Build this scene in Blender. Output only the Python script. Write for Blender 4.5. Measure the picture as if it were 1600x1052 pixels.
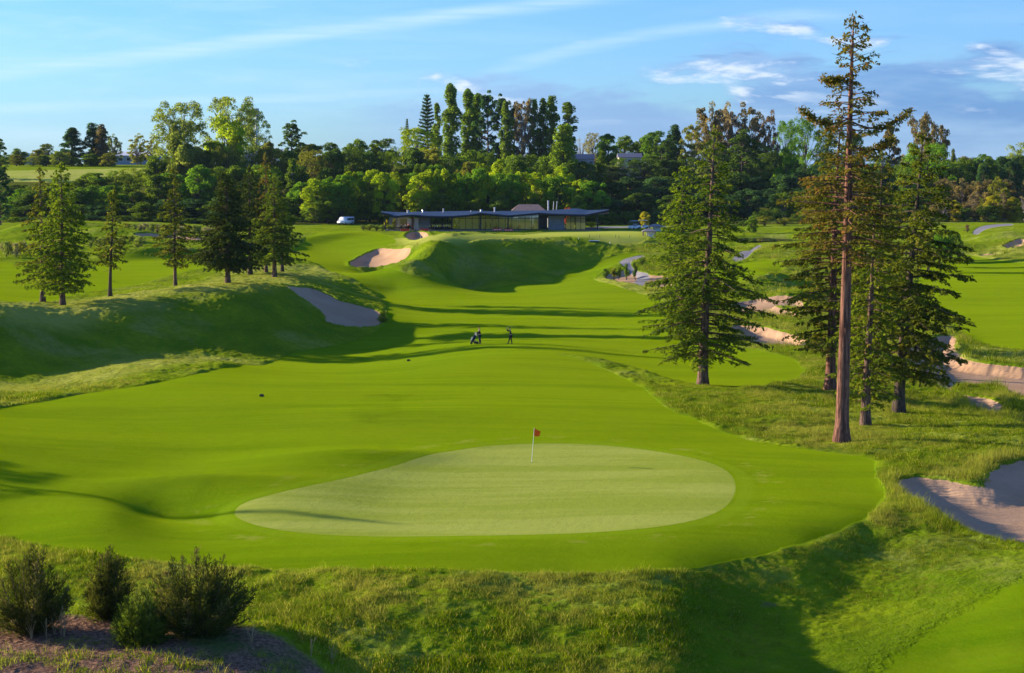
import bpy, bmesh, math, random
import numpy as np
from mathutils import Vector, Matrix

CHECK = False
# ------------------------------------------------------------------ clear
for o in list(bpy.data.objects):
    bpy.data.objects.remove(o)
scene = bpy.context.scene
COL = scene.collection
R = math.radians

# ------------------------------------------------------------------ camera
FPX = 3000.0                       # focal length in photo pixels (1600 wide)
CAMZ = 18.4
HOR = 262.0                        # photo row of the horizon
PITCH = math.atan((526 - HOR) / FPX)
cam_data = bpy.data.cameras.new("camera")
cam_data.sensor_width = 36.0
cam_data.lens = FPX / 1600 * 36.0
cam_data.clip_start = 1.0
cam_data.clip_end = 40000.0
cam = bpy.data.objects.new("camera", cam_data)
COL.objects.link(cam)
cam.location = (0, 0, CAMZ)
cam.rotation_euler = (math.pi / 2 - PITCH, 0, 0)
scene.camera = cam
scene.render.resolution_x = 1024
scene.render.resolution_y = 673

# ------------------------------------------------------------------ sun + sky
SUN_EL = R(15.0)
SUN_AZ = R(21.0)                   # light travels towards +x, slightly towards the camera
travel = Vector((math.cos(SUN_AZ) * math.cos(SUN_EL), -math.sin(SUN_AZ) * math.cos(SUN_EL), -math.sin(SUN_EL)))
sun_d = bpy.data.lights.new("sun", 'SUN')
sun_d.energy = 5.0
sun_d.angle = R(0.5)
sun_d.color = (1.0, 0.87, 0.66)
sun = bpy.data.objects.new("sun", sun_d)
COL.objects.link(sun)
sun.rotation_euler = travel.to_track_quat('-Z', 'Y').to_euler()

world = bpy.data.worlds.new("World")
scene.world = world
world.use_nodes = True
wt = world.node_tree
wt.nodes.clear()


class NT:
    """small helper for writing node trees"""
    def __init__(s, tree):
        s.t = tree

    def n(s, typ, **kw):
        nd = s.t.nodes.new(typ)
        for k, v in kw.items():
            setattr(nd, k, v)
        return nd

    def link(s, a, b):
        s.t.links.new(a, b)

    def put(s, sock, v):
        if isinstance(v, bpy.types.NodeSocket):
            s.t.links.new(v, sock)
        elif v is not None:
            sock.default_value = v

    def m(s, op, a, b=None, c=None, clamp=False):
        nd = s.n('ShaderNodeMath', operation=op)
        nd.use_clamp = clamp
        s.put(nd.inputs[0], a)
        s.put(nd.inputs[1], b)
        s.put(nd.inputs[2], c)
        return nd.outputs[0]

    def mix(s, f, a, b, blend='MIX'):
        nd = s.n('ShaderNodeMix', data_type='RGBA', blend_type=blend)
        s.put(nd.inputs[0], f)
        for sk, v in ((nd.inputs[6], a), (nd.inputs[7], b)):
            if isinstance(v, (tuple, list)) and len(v) == 3:
                v = (*v, 1)
            s.put(sk, v)
        return nd.outputs[2]

    def ss(s, x, lo, hi, a=0.0, b=1.0):
        nd = s.n('ShaderNodeMapRange', interpolation_type='SMOOTHSTEP')
        s.put(nd.inputs[0], x)
        s.put(nd.inputs[1], lo)
        s.put(nd.inputs[2], hi)
        s.put(nd.inputs[3], a)
        s.put(nd.inputs[4], b)
        return nd.outputs[0]

    def noise(s, vec, scale, detail=3, rough=0.55, dist=0.0):
        nd = s.n('ShaderNodeTexNoise')
        s.put(nd.inputs['Vector'], vec)
        s.put(nd.inputs['Scale'], scale)
        nd.inputs['Detail'].default_value = detail
        nd.inputs['Roughness'].default_value = rough
        nd.inputs['Distortion'].default_value = dist
        return nd.outputs[0]

    def mapping(s, vec, scale=(1, 1, 1), loc=(0, 0, 0), rot=(0, 0, 0)):
        nd = s.n('ShaderNodeMapping')
        s.put(nd.inputs[0], vec)
        nd.inputs[1].default_value = loc
        nd.inputs[2].default_value = rot
        nd.inputs[3].default_value = scale
        return nd.outputs[0]


w = NT(wt)
sky = w.n('ShaderNodeTexSky', sky_type='NISHITA')
sky.sun_disc = False
sky.sun_elevation = SUN_EL
# blender: rotation 0 puts the sun on +Y, growing clockwise seen from above
to_sun = -travel
sky.sun_rotation = math.atan2(to_sun.x, to_sun.y)
sky.altitude = 100
sky.air_density = 1.0
sky.dust_density = 0.3
sky.ozone_density = 2.5
tc = w.n('ShaderNodeTexCoord')
dirv = tc.outputs['Generated']
sep = w.n('ShaderNodeSeparateXYZ')
w.link(dirv, sep.inputs[0])
# azimuth / elevation of the sky direction, in degrees
az = w.m('MULTIPLY', w.m('ARCTAN2', sep.outputs[0], sep.outputs[1]), 57.2958)
el = w.m('MULTIPLY', w.m('ARCSINE', sep.outputs[2]), 57.2958)
cmb = w.n('ShaderNodeCombineXYZ')
w.link(az, cmb.inputs[0])
w.link(el, cmb.inputs[1])
ae = cmb.outputs[0]
base = w.mix(1.0, sky.outputs[0], (0.40, 0.68, 1.24), 'MULTIPLY')


def band(x, c, hw):
    """1 at x == c falling to 0 at +-hw"""
    return w.ss(w.m('ABSOLUTE', w.m('SUBTRACT', x, c)), hw, 0.0)


def streak(az0, el0, az1, el1, bow, width, amount, nscale, fade=2.5):
    """a long thin cirrus streak between two directions of the sky"""
    t = w.m('DIVIDE', w.m('SUBTRACT', az, az0), az1 - az0)
    line = w.m('ADD', w.m('MULTIPLY', t, el1 - el0), el0)
    arch = w.m('MULTIPLY', w.m('MULTIPLY', t, w.m('SUBTRACT', 1.0, t)), bow)
    off = w.m('SUBTRACT', el, w.m('ADD', line, arch))
    nz = w.noise(w.mapping(ae, (0.25 * nscale, 1.6 * nscale, 1)), 1.0, 4, 0.6)
    off = w.m('ADD', off, w.m('MULTIPLY', w.m('SUBTRACT', nz, 0.5), 0.5))
    s_ = w.ss(w.m('ABSOLUTE', off), width, 0.0)
    e0 = w.ss(t, -0.1, 0.25)
    e1 = w.ss(t, 1.1, 0.75)
    fine = w.ss(w.noise(w.mapping(ae, (0.3, 6, 1), rot=(0, 0, 0.1)), 1.0, 4, 0.6), 0.2, 0.7, 0.45, 1.0)
    return w.m('MULTIPLY', w.m('MULTIPLY', w.m('MULTIPLY', s_, fine), w.m('MULTIPLY', e0, e1)), amount)


# thin high veil
veil = w.ss(w.noise(w.mapping(ae, (0.09, 0.75, 1), rot=(0, 0, R(-7))), 1.0, 6, 0.62, 0.3), 0.42, 0.75)
veil = w.m('MULTIPLY', veil, w.ss(az, 8, -14, 0.10, 0.42))
cirrus = w.m('MAXIMUM', streak(-18, 2.2, 4.5, 5.2, 0.5, 0.40, 0.52, 0.6), streak(-1.5, 2.55, 11, 4.4, 2.2, 0.34, 0.34, 0.8))
cirrus = w.m('MAXIMUM', cirrus, streak(-24, 1.1, 1, 2.4, 0.3, 0.25, 0.30, 1.0))
cirrus = w.m('MAXIMUM', cirrus, veil)
c1 = w.mix(cirrus, base, (3.9, 5.0, 6.1))
# low grey-blue bank of cumulus, right half of the view
nb = w.noise(w.mapping(ae, (0.20, 0.75, 1)), 1.0, 7, 0.56, 0.25)
nb2 = w.noise(w.mapping(ae, (0.20, 0.75, 1), loc=(-0.07, -0.20, 0)), 1.0, 7, 0.56, 0.25)
top_edge = w.ss(az, -3, 13, 2.2, 3.1)
left_fade = w.ss(az, -6.5, -1.0)
rel = w.m('DIVIDE', w.m('SUBTRACT', top_edge, el), 2.0)           # 0 at the top of the bank
cover = w.m('ADD', w.m('MULTIPLY', w.m('MINIMUM', w.m('MAXIMUM', rel, -1.0), 1.0), 0.24), nb)
mask = w.m('MULTIPLY', w.ss(cover, 0.42, 0.56), left_fade)
lit = w.ss(w.m('SUBTRACT', nb, nb2), 0.02, 0.13)
lit = w.m('MULTIPLY', lit, w.ss(el, 0.8, 2.2))
lit = w.m('MULTIPLY', lit, w.ss(cover, 0.80, 0.55))
soft = w.noise(w.mapping(ae, (0.14, 0.8, 1), loc=(5, 2, 0)), 1.0, 5, 0.6)
deep = w.mix(w.ss(soft, 0.35, 0.65), (0.70, 1.55, 3.5), (1.6, 2.6, 4.3))
deep = w.mix(w.ss(az, 0, 14, 0.55, 0.0), deep, (2.1, 3.1, 4.8))
bank = w.mix(lit, deep, (4.8, 5.1, 5.7))
c2 = w.mix(w.m('MULTIPLY', mask, 0.74), c1, bank)
# a few small dark lenticular wisps higher up
nw = w.noise(w.mapping(ae, (0.26, 2.3, 1), loc=(3.3, 7.1, 0)), 1.0, 4, 0.5)
wisp = w.m('MULTIPLY', w.ss(nw, 0.60, 0.70), w.m('MULTIPLY', band(el, 3.5, 1.4), w.ss(az, 2.0, 6.0)))
c3 = w.mix(w.m('MULTIPLY', wisp, 0.7), c2, (1.15, 2.1, 3.9))
bg = w.n('ShaderNodeBackground')
w.link(c3, bg.inputs[0])
bg.inputs[1].default_value = 0.10
wo = w.n('ShaderNodeOutputWorld')
w.link(bg.outputs[0], wo.inputs[0])

scene.view_settings.view_transform = 'Standard'
scene.view_settings.look = 'None'
scene.view_settings.gamma = 1.0
scene.view_settings.exposure = 1.0

# ------------------------------------------------------------------ helpers
def ray(px, py):
    dx = (px - 800) / FPX
    dv = (526 - py) / FPX
    return (dx, math.cos(PITCH) + dv * math.sin(PITCH), -math.sin(PITCH) + dv * math.cos(PITCH))


def at_z(px, py, z):
    d = ray(px, py)
    t = (z - CAMZ) / d[2]
    return (d[0] * t, d[1] * t, z)


def at_d(px, py, dist):
    d = ray(px, py)
    t = dist / d[1]
    return (d[0] * t, dist, CAMZ + d[2] * t)


def tag(o, label=None, cat=None, group=None, kind=None):
    if label:
        o["label"] = label
    if cat:
        o["category"] = cat
    if group:
        o["group"] = group
    if kind:
        o["kind"] = kind
    return o


def mesh_np(name, V, Fq=None, Ft=None, tint=None, smooth=False):
    """mesh from numpy arrays: quads Fq and / or triangles Ft"""
    me = bpy.data.meshes.new(name)
    V = np.asarray(V, dtype=np.float32)
    loops, starts, n = [], [], 0
    if Fq is not None and len(Fq):
        Fq = np.asarray(Fq, dtype=np.int32)
        loops.append(Fq.ravel())
        starts.append(np.arange(len(Fq)) * 4)
        n = len(Fq) * 4
    if Ft is not None and len(Ft):
        Ft = np.asarray(Ft, dtype=np.int32)
        loops.append(Ft.ravel())
        starts.append(n + np.arange(len(Ft)) * 3)
    loops = np.concatenate(loops)
    starts = np.concatenate(starts)
    me.vertices.add(len(V))
    me.vertices.foreach_set('co', V.ravel())
    me.loops.add(len(loops))
    me.loops.foreach_set('vertex_index', loops)
    me.polygons.add(len(starts))
    me.polygons.foreach_set('loop_start', starts.astype(np.int32))
    me.update(calc_edges=True)
    me.validate()
    if smooth:
        me.polygons.foreach_set('use_smooth', np.ones(len(me.polygons), dtype=bool))
    if tint is not None:
        a = me.attributes.new('tint', 'FLOAT', 'FACE')
        a.data.foreach_set('value', np.asarray(tint, dtype=np.float32))
    return me


def link(name, me, mat=None, parent=None, loc=None):
    o = bpy.data.objects.new(name, me)
    COL.objects.link(o)
    if mat is not None:
        me.materials.clear()
        me.materials.append(mat)
    if parent is not None:
        o.parent = parent
    if loc is not None:
        o.location = loc
    return o


def empty(name, loc=(0, 0, 0), rz=0.0):
    o = bpy.data.objects.new(name, None)
    o.empty_display_size = 0.5
    COL.objects.link(o)
    o.location = loc
    o.rotation_euler = (0, 0, rz)
    return o


def hash2(ix, iy, seed):
    h = (ix.astype(np.int64) * 374761393 + iy.astype(np.int64) * 668265263 + seed * 974634777) & 0x7fffffff
    h = ((h ^ (h >> 13)) * 1274126177) & 0x7fffffff
    h = h ^ (h >> 16)
    return (h & 0xffffff) / float(0xffffff)


def vnoise(x, y, seed=0):
    xi = np.floor(x)
    yi = np.floor(y)
    fx = x - xi
    fy = y - yi
    fx = fx * fx * (3 - 2 * fx)
    fy = fy * fy * (3 - 2 * fy)
    a = hash2(xi, yi, seed)
    b = hash2(xi + 1, yi, seed)
    c = hash2(xi, yi + 1, seed)
    d = hash2(xi + 1, yi + 1, seed)
    return (a * (1 - fx) + b * fx) * (1 - fy) + (c * (1 - fx) + d * fx) * fy


def sstep(x, a, b):
    t = np.clip((x - a) / (b - a), 0, 1)
    return t * t * (3 - 2 * t)


# ------------------------------------------------------------------ terrain heights
# control points: photo column, photo row, height in metres above the putting green
CP = [
 # putting green and its surround
 (365,800,-.2),(560,840,-.3),(850,838,-.2),(1145,780,.1),(1040,706,.25),(880,695,.25),(670,715,.2),(600,780,-.15),(900,760,0),
 (0,836,-.5),(240,880,-.6),(500,896,-.6),(900,900,-.6),(1040,897,-.6),(1250,850,-.5),(1330,815,-.3),(-250,820,.2),
 (300,700,.2),(100,700,.3),(0,740,.35),(-250,700,1.5),(600,640,.25),(900,640,.15),(1100,685,.25),(1250,720,.25),(1320,760,.05),
 (300,768,.05),(255,800,-.5),(330,803,-.4),(170,800,.12),(450,735,.5),(560,725,.45),(400,600,.0),(200,640,.35),(0,650,.6),(700,570,-.3),(900,590,-.3),(1000,620,-.3),
 # bank in front of the green, hollow, lower right fairway
 (100,900,-.8),(430,940,-.9),(500,960,-1.0),(700,960,-.95),(900,960,-1.0),(500,1040,-2.0),(700,1045,-2.1),(930,1045,-2.0),(1030,965,-1.15),(1000,925,-.8),
 (1060,1010,-1.7),(1150,1020,-2.55),(1230,1000,-2.45),(1350,1035,-2.7),(1130,900,-.95),(1250,892,-1.15),(1170,955,-1.95),(1300,945,-2.1),(1330,870,-1.1),(1400,845,-.95),
 (1480,880,-1.1),(1380,935,-1.95),(1600,900,-1.0),(1600,1000,-1.9),(1500,1050,-2.7),(1850,900,-1.2),(1850,1100,-3),
 (-200,1000,-1.8),(200,1100,-3.0),(500,1250,-4),(900,1250,-4.3),(1200,1250,-4.5),(1600,1250,-4.5),(-300,1250,-5),(1900,1250,-4.5),
 # right foreground bunker surround
 (1400,735,.1),(1500,705,.15),(1600,690,.15),(1450,812,-.5),(1560,850,-.85),(1600,790,-.5),(1850,760,-.5),
 # fairway with the golfers
 (770,540,-.6),(900,520,-.8),(700,500,-.8),(1000,500,-.8),(800,470,-.6),(650,485,-.6),(1000,470,-.5),(900,452,-.2),(730,452,-.1),
 # big mound
 (645,408,3.7),(690,390,4.9),(760,379,5.4),(850,372.5,5.6),(915,370.5,5.7),(700,438,-.1),(780,442,-.3),(862,438,-.1),(905,412,1.7),(945,400,2.7),(985,393,3.4),
 (1000,372,5.3),(960,380,4.7),(900,366,5.4),(900,361.5,5.5),(800,367,5.45),(760,361,5.4),(700,365,5.35),(650,367,5.2),(600,361,5.3),(850,361,5.5),(650,376,5.1),(1010,360,5.4),(1050,352,5.4),
 (640,386,4.7),(560,375,4.6),(500,385,3.6),(480,400,2.8),(520,400,2.5),(540,425,1.1),(620,428,.7),(600,402,2.6),(560,418,1.4),(480,365,5.0),(540,356,5.2),
 # left tree bank
 (98,480,2.5),(172,465,2.7),(274,447,3.1),(355,445,3.2),(428,433,3.3),(478,432,3.0),(0,518,2.0),(60,508,2.1),(120,497,2.3),(180,485,2.6),(250,474,2.9),(330,466,3.2),(400,461,3.3),(450,458,3.0),
 (0,556,-.1),(75,552,-.3),(150,547,-.4),(225,541,-.45),(300,535,-.5),(370,529,-.5),(430,523,-.5),(510,506,-.5),(-200,590,.6),(-200,520,2.0),(200,572,-.2),(320,562,-.25),(100,605,.2),
 (500,440,2.0),(540,455,.6),(600,472,-.3),(620,452,.0),(560,436,1.3),(600,422,.9),(590,500,-.5),
 (0,440,2.8),(200,420,2.8),(330,400,3.0),(0,400,3.4),(-200,430,3.3),(420,400,3.1),
 # left distance
 (100,378,4.4),(0,370,4.4),(60,352,6.3),(200,362,6.0),(250,368,4.8),(330,378,4.2),(300,352,5.6),(400,355,5.2),(-200,360,5.5),(160,392,3.7),
 # right middle ground
 (1040,460,-.3),(1000,440,.4),(970,412,1.9),(990,402,2.6),(1050,435,.7),(1100,430,1.3),(1180,398,3.2),(1240,366,4.9),(1180,373,4.3),(1130,386,3.6),(1210,368.5,4.6),
 (1130,425,2.0),(1180,420,2.6),(1230,405,3.2),(1250,385,4.4),(1245,440,.9),(1190,448,1.0),
 (1190,470,.4),(1190,490,0),(1200,530,-.6),(1250,560,-.8),(1097,605,-.6),(1296,607,-.8),(1315,690,-.1),(1352,668,-.5),(1403,645,-.7),(1560,650,-1.3),
 (1500,600,-1.6),(1600,600,-1.7),(1600,547,-1),(1500,500,-.6),(1600,470,.1),(1500,440,.9),(1600,412,2.1),(1500,394,2.8),(1560,380,4.2),(1530,350,5.8),(1600,345,5.8),
 (1450,372,4),(1600,700,0),(1450,690,0),(1380,640,-.6),(1540,365,4.9),(1590,378,4.6),(1850,500,0),(1850,380,4.5),(1850,620,-1.5),
 (1300,450,.6),(1350,400,2.6),(1300,360,5),
 (480,354,5.3),(800,352,5.5),
]
# far control points: photo column, distance, height
CF = []
for px in (-600, -250, 60, 350, 650, 850):
    CF += [(px, 470, 6.2), (px, 520, 10.5), (px, 570, 16.3), (px, 620, 18.5), (px, 800, 19), (px, 1500, 19), (px, 4000, 22)]
for px in (1020,):
    CF += [(px, 470, 6.0), (px, 520, 10.0), (px, 570, 16.0), (px, 620, 18), (px, 800, 19), (px, 1500, 16), (px, 4000, 18)]
for px in (1250, 1450, 1650, 2000, 2400):
    CF += [(px, 470, 6.0), (px, 560, 6.8), (px, 700, 8), (px, 1000, 10), (px, 1500, 12), (px, 4000, 18)]
for px in (-600, 0, 800, 1600, 2300):
    CF += [(px, 30, -9)]

KU, KV = 3.2, 1.6
_c = []
for px, py, z in CP:
    x, y, _ = at_z(px, py, z)
    _c.append((x / y * KU, math.log(y) * KV, z))
for px, d, z in CF:
    _c.append(((px - 800) / FPX * KU, math.log(d) * KV, z))
_c = np.array(_c)


# mounds: photo column, distance, height, two radii, turn
BUMPS = [((px - 800) / FPX * d, d, h, a, b, R(t)) for px, d, h, a, b, t in (
    (232, 330, 1.7, 4.5, 12, -25), (60, 392, 2.2, 9, 12, -20), (150, 372, 1.2, 6, 12, -20), (415, 352, 1.3, 5, 10, -25), (498, 372, 1.2, 4.5, 14, -30),
    (1198, 282, 1.9, 5.0, 14, -25), (1150, 330, 1.2, 5, 12, -25), (1250, 262, 1.2, 4, 10, -25), (960, 326, .7, 3, 7, -30), (1480, 360, 1.4, 6, 10, -20), (1565, 372, 1.3, 6, 9, -20), (238, 110.5, .45, 3.2, 2.2, -15), (272, 104.6, -.32, 3.0, 2.0, -15), (345, 111, .30, 3.5, 1.8, -15), (540, 119, .40, 7, 2.6, 8), (700, 140, .3, 10, 5, 10), (300, 150, .35, 9, 6, -15), (1350, 310, 1.2, 7, 10, -20))]


def _phi(r2):
    return 0.5 * r2 * np.log(r2 + 1e-12)


n_ = len(_c)
A = np.zeros((n_ + 3, n_ + 3))
r2 = (_c[:, None, 0] - _c[None, :, 0]) ** 2 + (_c[:, None, 1] - _c[None, :, 1]) ** 2
A[:n_, :n_] = _phi(r2) + np.eye(n_) * 2e-4
A[:n_, n_] = 1
A[:n_, n_ + 1:] = _c[:, :2]
A[n_, :n_] = 1
A[n_ + 1:, :n_] = _c[:, :2].T
SOL = np.linalg.solve(A, np.concatenate([_c[:, 2], np.zeros(3)]))


def base_height(x, y):
    x = np.asarray(x, float)
    y = np.asarray(y, float)
    sh = np.broadcast(x, y).shape
    x = np.broadcast_to(x, sh).ravel()
    y = np.broadcast_to(y, sh).ravel()
    u = np.clip(x / y, -0.5, 0.5) * KU
    v = np.log(np.clip(y, 30, 4000)) * KV
    z = np.empty(len(u))
    for i in range(0, len(u), 20000):
        uu = u[i:i + 20000, None]
        vv = v[i:i + 20000, None]
        rr = (uu - _c[None, :, 0]) ** 2 + (vv - _c[None, :, 1]) ** 2
        z[i:i + 20000] = _phi(rr) @ SOL[:n_] + SOL[n_] + uu[:, 0] * SOL[n_ + 1] + vv[:, 0] * SOL[n_ + 2]
    # the near mound with the bushes
    mo = 2.75 - 0.105 * np.maximum(0, x + 9.6) ** 2 * (x < 2) - 40.0 * (x >= 2)
    mo = mo - 0.42 * np.maximum(0, y - 65.5) - 0.02 * np.maximum(0, 61 - y) ** 2
    mo += 0.22 * (vnoise(x * 0.35, y * 0.35, 5) - 0.5)
    for bx, by, bh, brx, bry, ba in BUMPS:
        ca, sa = math.cos(ba), math.sin(ba)
        ex, ey = x - bx, y - by
        z = z + bh * np.exp(-((ex * ca + ey * sa) / brx) ** 2 - ((-ex * sa + ey * ca) / bry) ** 2)
    k = 0.5
    dlt = np.clip(0.5 + 0.5 * (mo - z) / k, 0, 1)
    z = z * (1 - dlt) + mo * dlt + k * dlt * (1 - dlt)
    return z.reshape(sh)


RD = np.exp(np.linspace(math.log(52), math.log(1600), 900))


def cast(pts, zoff=0.0):
    """photo pixels -> points on the terrain (x, y, z)"""
    P = np.array(pts, float)
    dv = (526 - P[:, 1]) / FPX
    den = math.cos(PITCH) + dv * math.sin(PITCH)
    u = (P[:, 0] - 800) / FPX / den
    slope = (-math.sin(PITCH) + dv * math.cos(PITCH)) / den
    X = u[:, None] * RD[None]
    Y = np.broadcast_to(RD[None], X.shape)
    Z = base_height(X, Y)
    rayz = CAMZ + slope[:, None] * RD[None]
    hit = (Z + zoff) >= rayz
    out = []
    for i in range(len(P)):
        k = np.argmax(hit[i]) if hit[i].any() else len(RD) - 1
        if k > 0 and hit[i].any():
            a = rayz[i, k - 1] - Z[i, k - 1]
            b = rayz[i, k] - Z[i, k]
            f = a / (a - b)
            y = RD[k - 1] + (RD[k] - RD[k - 1]) * f
        else:
            y = RD[k]
        out.append((u[i] * y, y, 0))
    out = np.array(out)
    out[:, 2] = base_height(out[:, 0], out[:, 1])
    return out


def smooth_poly(P, it=2):
    for _ in range(it):
        Q = np.roll(P, -1, axis=0)
        P = np.stack([P * 0.75 + Q * 0.25, P * 0.25 + Q * 0.75], 1).reshape(-1, P.shape[1])
    return P


def sdf_poly(x, y, P, far=6.0):
    """signed distance to a closed polygon, positive inside, clamped to +-far"""
    out = np.full(x.shape, -far)
    pad = far
    m = (x > P[:, 0].min() - pad) & (x < P[:, 0].max() + pad) & (y > P[:, 1].min() - pad) & (y < P[:, 1].max() + pad)
    if not m.any():
        return out
    xs, ys = x[m], y[m]
    d2 = np.full(xs.shape, 1e9)
    ins = np.zeros(xs.shape, bool)
    n = len(P)
    for i in range(n):
        ax, ay = P[i, 0], P[i, 1]
        bx, by = P[(i + 1) % n, 0], P[(i + 1) % n, 1]
        ex, ey = bx - ax, by - ay
        L = ex * ex + ey * ey + 1e-12
        t = np.clip(((xs - ax) * ex + (ys - ay) * ey) / L, 0, 1)
        d2 = np.minimum(d2, (xs - ax - t * ex) ** 2 + (ys - ay - t * ey) ** 2)
        if ay != by:
            c = (ay > ys) != (by > ys)
            ins ^= c & (xs < (bx - ax) * (ys - ay) / (by - ay) + ax)
    d = np.sqrt(d2)
    out[m] = np.clip(np.where(ins, d, -d), -far, far)
    return out


def poly(pts, it=2, hgt=None):
    return smooth_poly(cast(pts)[:, :2], it)


FAIRWAY = poly([(-250,665),(0,635),(100,618),(200,603),(300,585),(380,570),(440,552),(500,544),(560,529),(592,514),(603,500),(606,482),(592,462),(566,446),(530,430),(490,410),(430,403),(340,412),
    (270,430),(200,446),(100,463),(0,478),(-250,505),(-250,395),(0,412),(80,407),(130,412),(180,398),(230,392),(300,396),(345,386),(420,392),(475,390),(480,366),(540,361),(600,366),(625,380),(600,386),(565,396),(543,412),(560,422),(615,424),
    (650,434),(700,442),(780,446),(862,442),(880,424),(920,408),(965,397),(1000,393),(985,400),(965,408),(945,420),(925,432),(945,444),(985,455),(1020,464),(1052,478),(1075,505),(1110,532),(1180,548),(1240,560),(1262,585),(1200,604),
    (1110,608),(1050,592),(960,563),(852,553),(905,562),(955,580),(1010,612),(1042,643),(1120,672),(1180,689),(1300,703),(1368,713),(1362,735),(1383,760),(1378,787),(1338,818),(1250,850),(1150,877),(1040,895),
    (900,900),(700,898),(500,896),(380,893),(240,880),(130,865),(50,850),(0,836),(-250,820)], 1)
GREEN = poly([(365,800),(374,788),(430,772),(520,752),(600,733),(670,713),(740,701),(800,697),(880,695),(960,698),(1040,706),(1105,719),(1140,735),(1151,757),(1145,780),(1125,799),(1080,816),(1000,829),(850,838),(700,840),(560,840),(460,833),(400,822),(370,810)], 2)
TERRACE = poly([(600,368),(690,373),(760,366),(845,361.5),(930,361),(1005,361),(1015,368),(1005,380),(965,383),(930,374),(870,368),(760,375),(700,382),(650,386)], 1)
RFAIR = poly([(1432,450),(1437,412),(1478,398),(1510,394),(1545,403),(1600,411),(1850,430),(1850,560),(1600,548),(1560,542),(1520,532),(1490,510),(1450,485)], 2)
LFAIR = poly([(1345,1060),(1410,1005),(1500,950),(1600,898),(1850,850),(1850,1250),(1250,1250)], 2)
MIDFAIR = poly([(1115,428),(1140,412),(1200,405),(1225,412),(1215,428),(1160,440),(1110,442)], 2)
FIELD = poly([(-300,292),(0,284),(100,286),(165,280),(235,271),(235,262),(165,264),(0,268),(-300,268)], 1)
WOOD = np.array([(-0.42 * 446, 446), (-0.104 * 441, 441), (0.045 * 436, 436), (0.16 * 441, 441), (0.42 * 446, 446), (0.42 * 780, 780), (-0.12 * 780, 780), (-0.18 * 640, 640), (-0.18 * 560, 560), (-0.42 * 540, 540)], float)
PATHS = [poly([(966,408),(978,402),(1000,398.5),(1012,399),(990,405),(984,411),(993,422),(1018,429),(1008,437),(1003,447),(988,448),(992,436),(998,428),(980,420),(970,412)], 1),
         poly([(1140,404),(1160,393),(1183,382),(1192,384),(1175,397),(1155,408)], 1),
         poly([(1519,367),(1522,360),(1535,353),(1560,350),(1582,349),(1584,352),(1560,354),(1543,358),(1532,364),(1528,368)], 1),
         poly([(930,357),(1060,355),(1060,352.5),(930,354)], 0)]
BUNK = [  # polygon, depth, lip width
 ([(440,447),(458,449),(482,449),(502,456),(526,470),(560,478),(588,484),(598,496),(591,507),(570,510),(550,510),(520,506),(506,499),(510,492),(490,478),(470,466),(456,457)], .40, 1.6),
 ([(546,412),(560,403),(580,395),(598,388),(640,387),(641,396),(632,407),(605,413),(575,418),(552,420)], .55, 1.8),
 ([(633,372),(640,363.5),(655,363),(668,365),(672,371),(660,374.5),(640,375.5)], 1.0, 1.2),
 ([(944,432),(955,427),(985,420),(1002,424),(1010,430),(1040,431),(1055,433),(1062,446),(1040,451),(1010,450),(975,444),(950,438)], .5, 1.5),
 ([(1128,480),(1165,470),(1232,463),(1252,470),(1256,484),(1235,478),(1206,478),(1250,490),(1240,496),(1190,487),(1150,488)], .5, 1.2),
 ([(1150,508),(1180,511),(1216,517),(1260,530),(1262,545),(1225,543),(1185,541),(1150,528),(1139,515)], .8, 1.4),
 ([(1405,556),(1420,545),(1445,530),(1480,522),(1498,527),(1490,545),(1500,560),(1531,570),(1600,576),(1700,585),(1700,622),(1600,622),(1578,619),(1583,611),(1560,604),(1500,601),(1480,608),(1500,617),(1560,626),(1572,640),(1555,650),(1525,637),(1500,618),(1465,604),(1420,575)], .9, 2.0),
 ([(1399,752),(1412,746),(1440,745),(1484,753),(1520,760),(1548,762),(1540,748),(1552,735),(1600,722),(1750,712),(1750,870),(1600,850),(1562,842),(1517,829),(1470,806),(1435,783),(1410,768)], .62, 2.6),
 ([(1565,384),(1578,379),(1592,373),(1606,374),(1600,384),(1580,389)], .5, 1.0),
 ([(1531,396),(1560,394.5),(1562,396.5),(1535,398.5)], .2, .6),
 ([(205,368),(235,366),(260,366),(300,372),(325,371),(325,377),(290,378),(240,374)], .3, 1.0),
 ([(1585,664),(1640,660),(1640,672),(1600,670)], .3, 1.0),
]
BUNK = [(poly(p, 1 if i not in (7,) else 2), dep, wd) for i, (p, dep, wd) in enumerate(BUNK)]
POND = poly([(1146,379),(1155,371),(1180,367.5),(1250,367.5),(1262,372),(1235,377),(1190,379.5)], 1)
MULCH = smooth_poly(np.array([(-26, 66.5), (-18, 66), (-9, 64.6), (-5.4, 62.6), (-5.6, 59.5), (-9, 57.5), (-14, 57.0), (-26, 57.0)], float), 2)

if CHECK:
    h = cast([(p[0], p[1]) for p in CP])
    for (px, py, z), (X_, Y_, Z_) in zip(CP, h):
        d_ = at_z(px, py, z)[1]
        if abs(Z_ - z) > 0.45:
            print('CP', px, py, z, 'd %.0f' % d_, 'hit z %.2f d %.0f' % (Z_, Y_))
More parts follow.
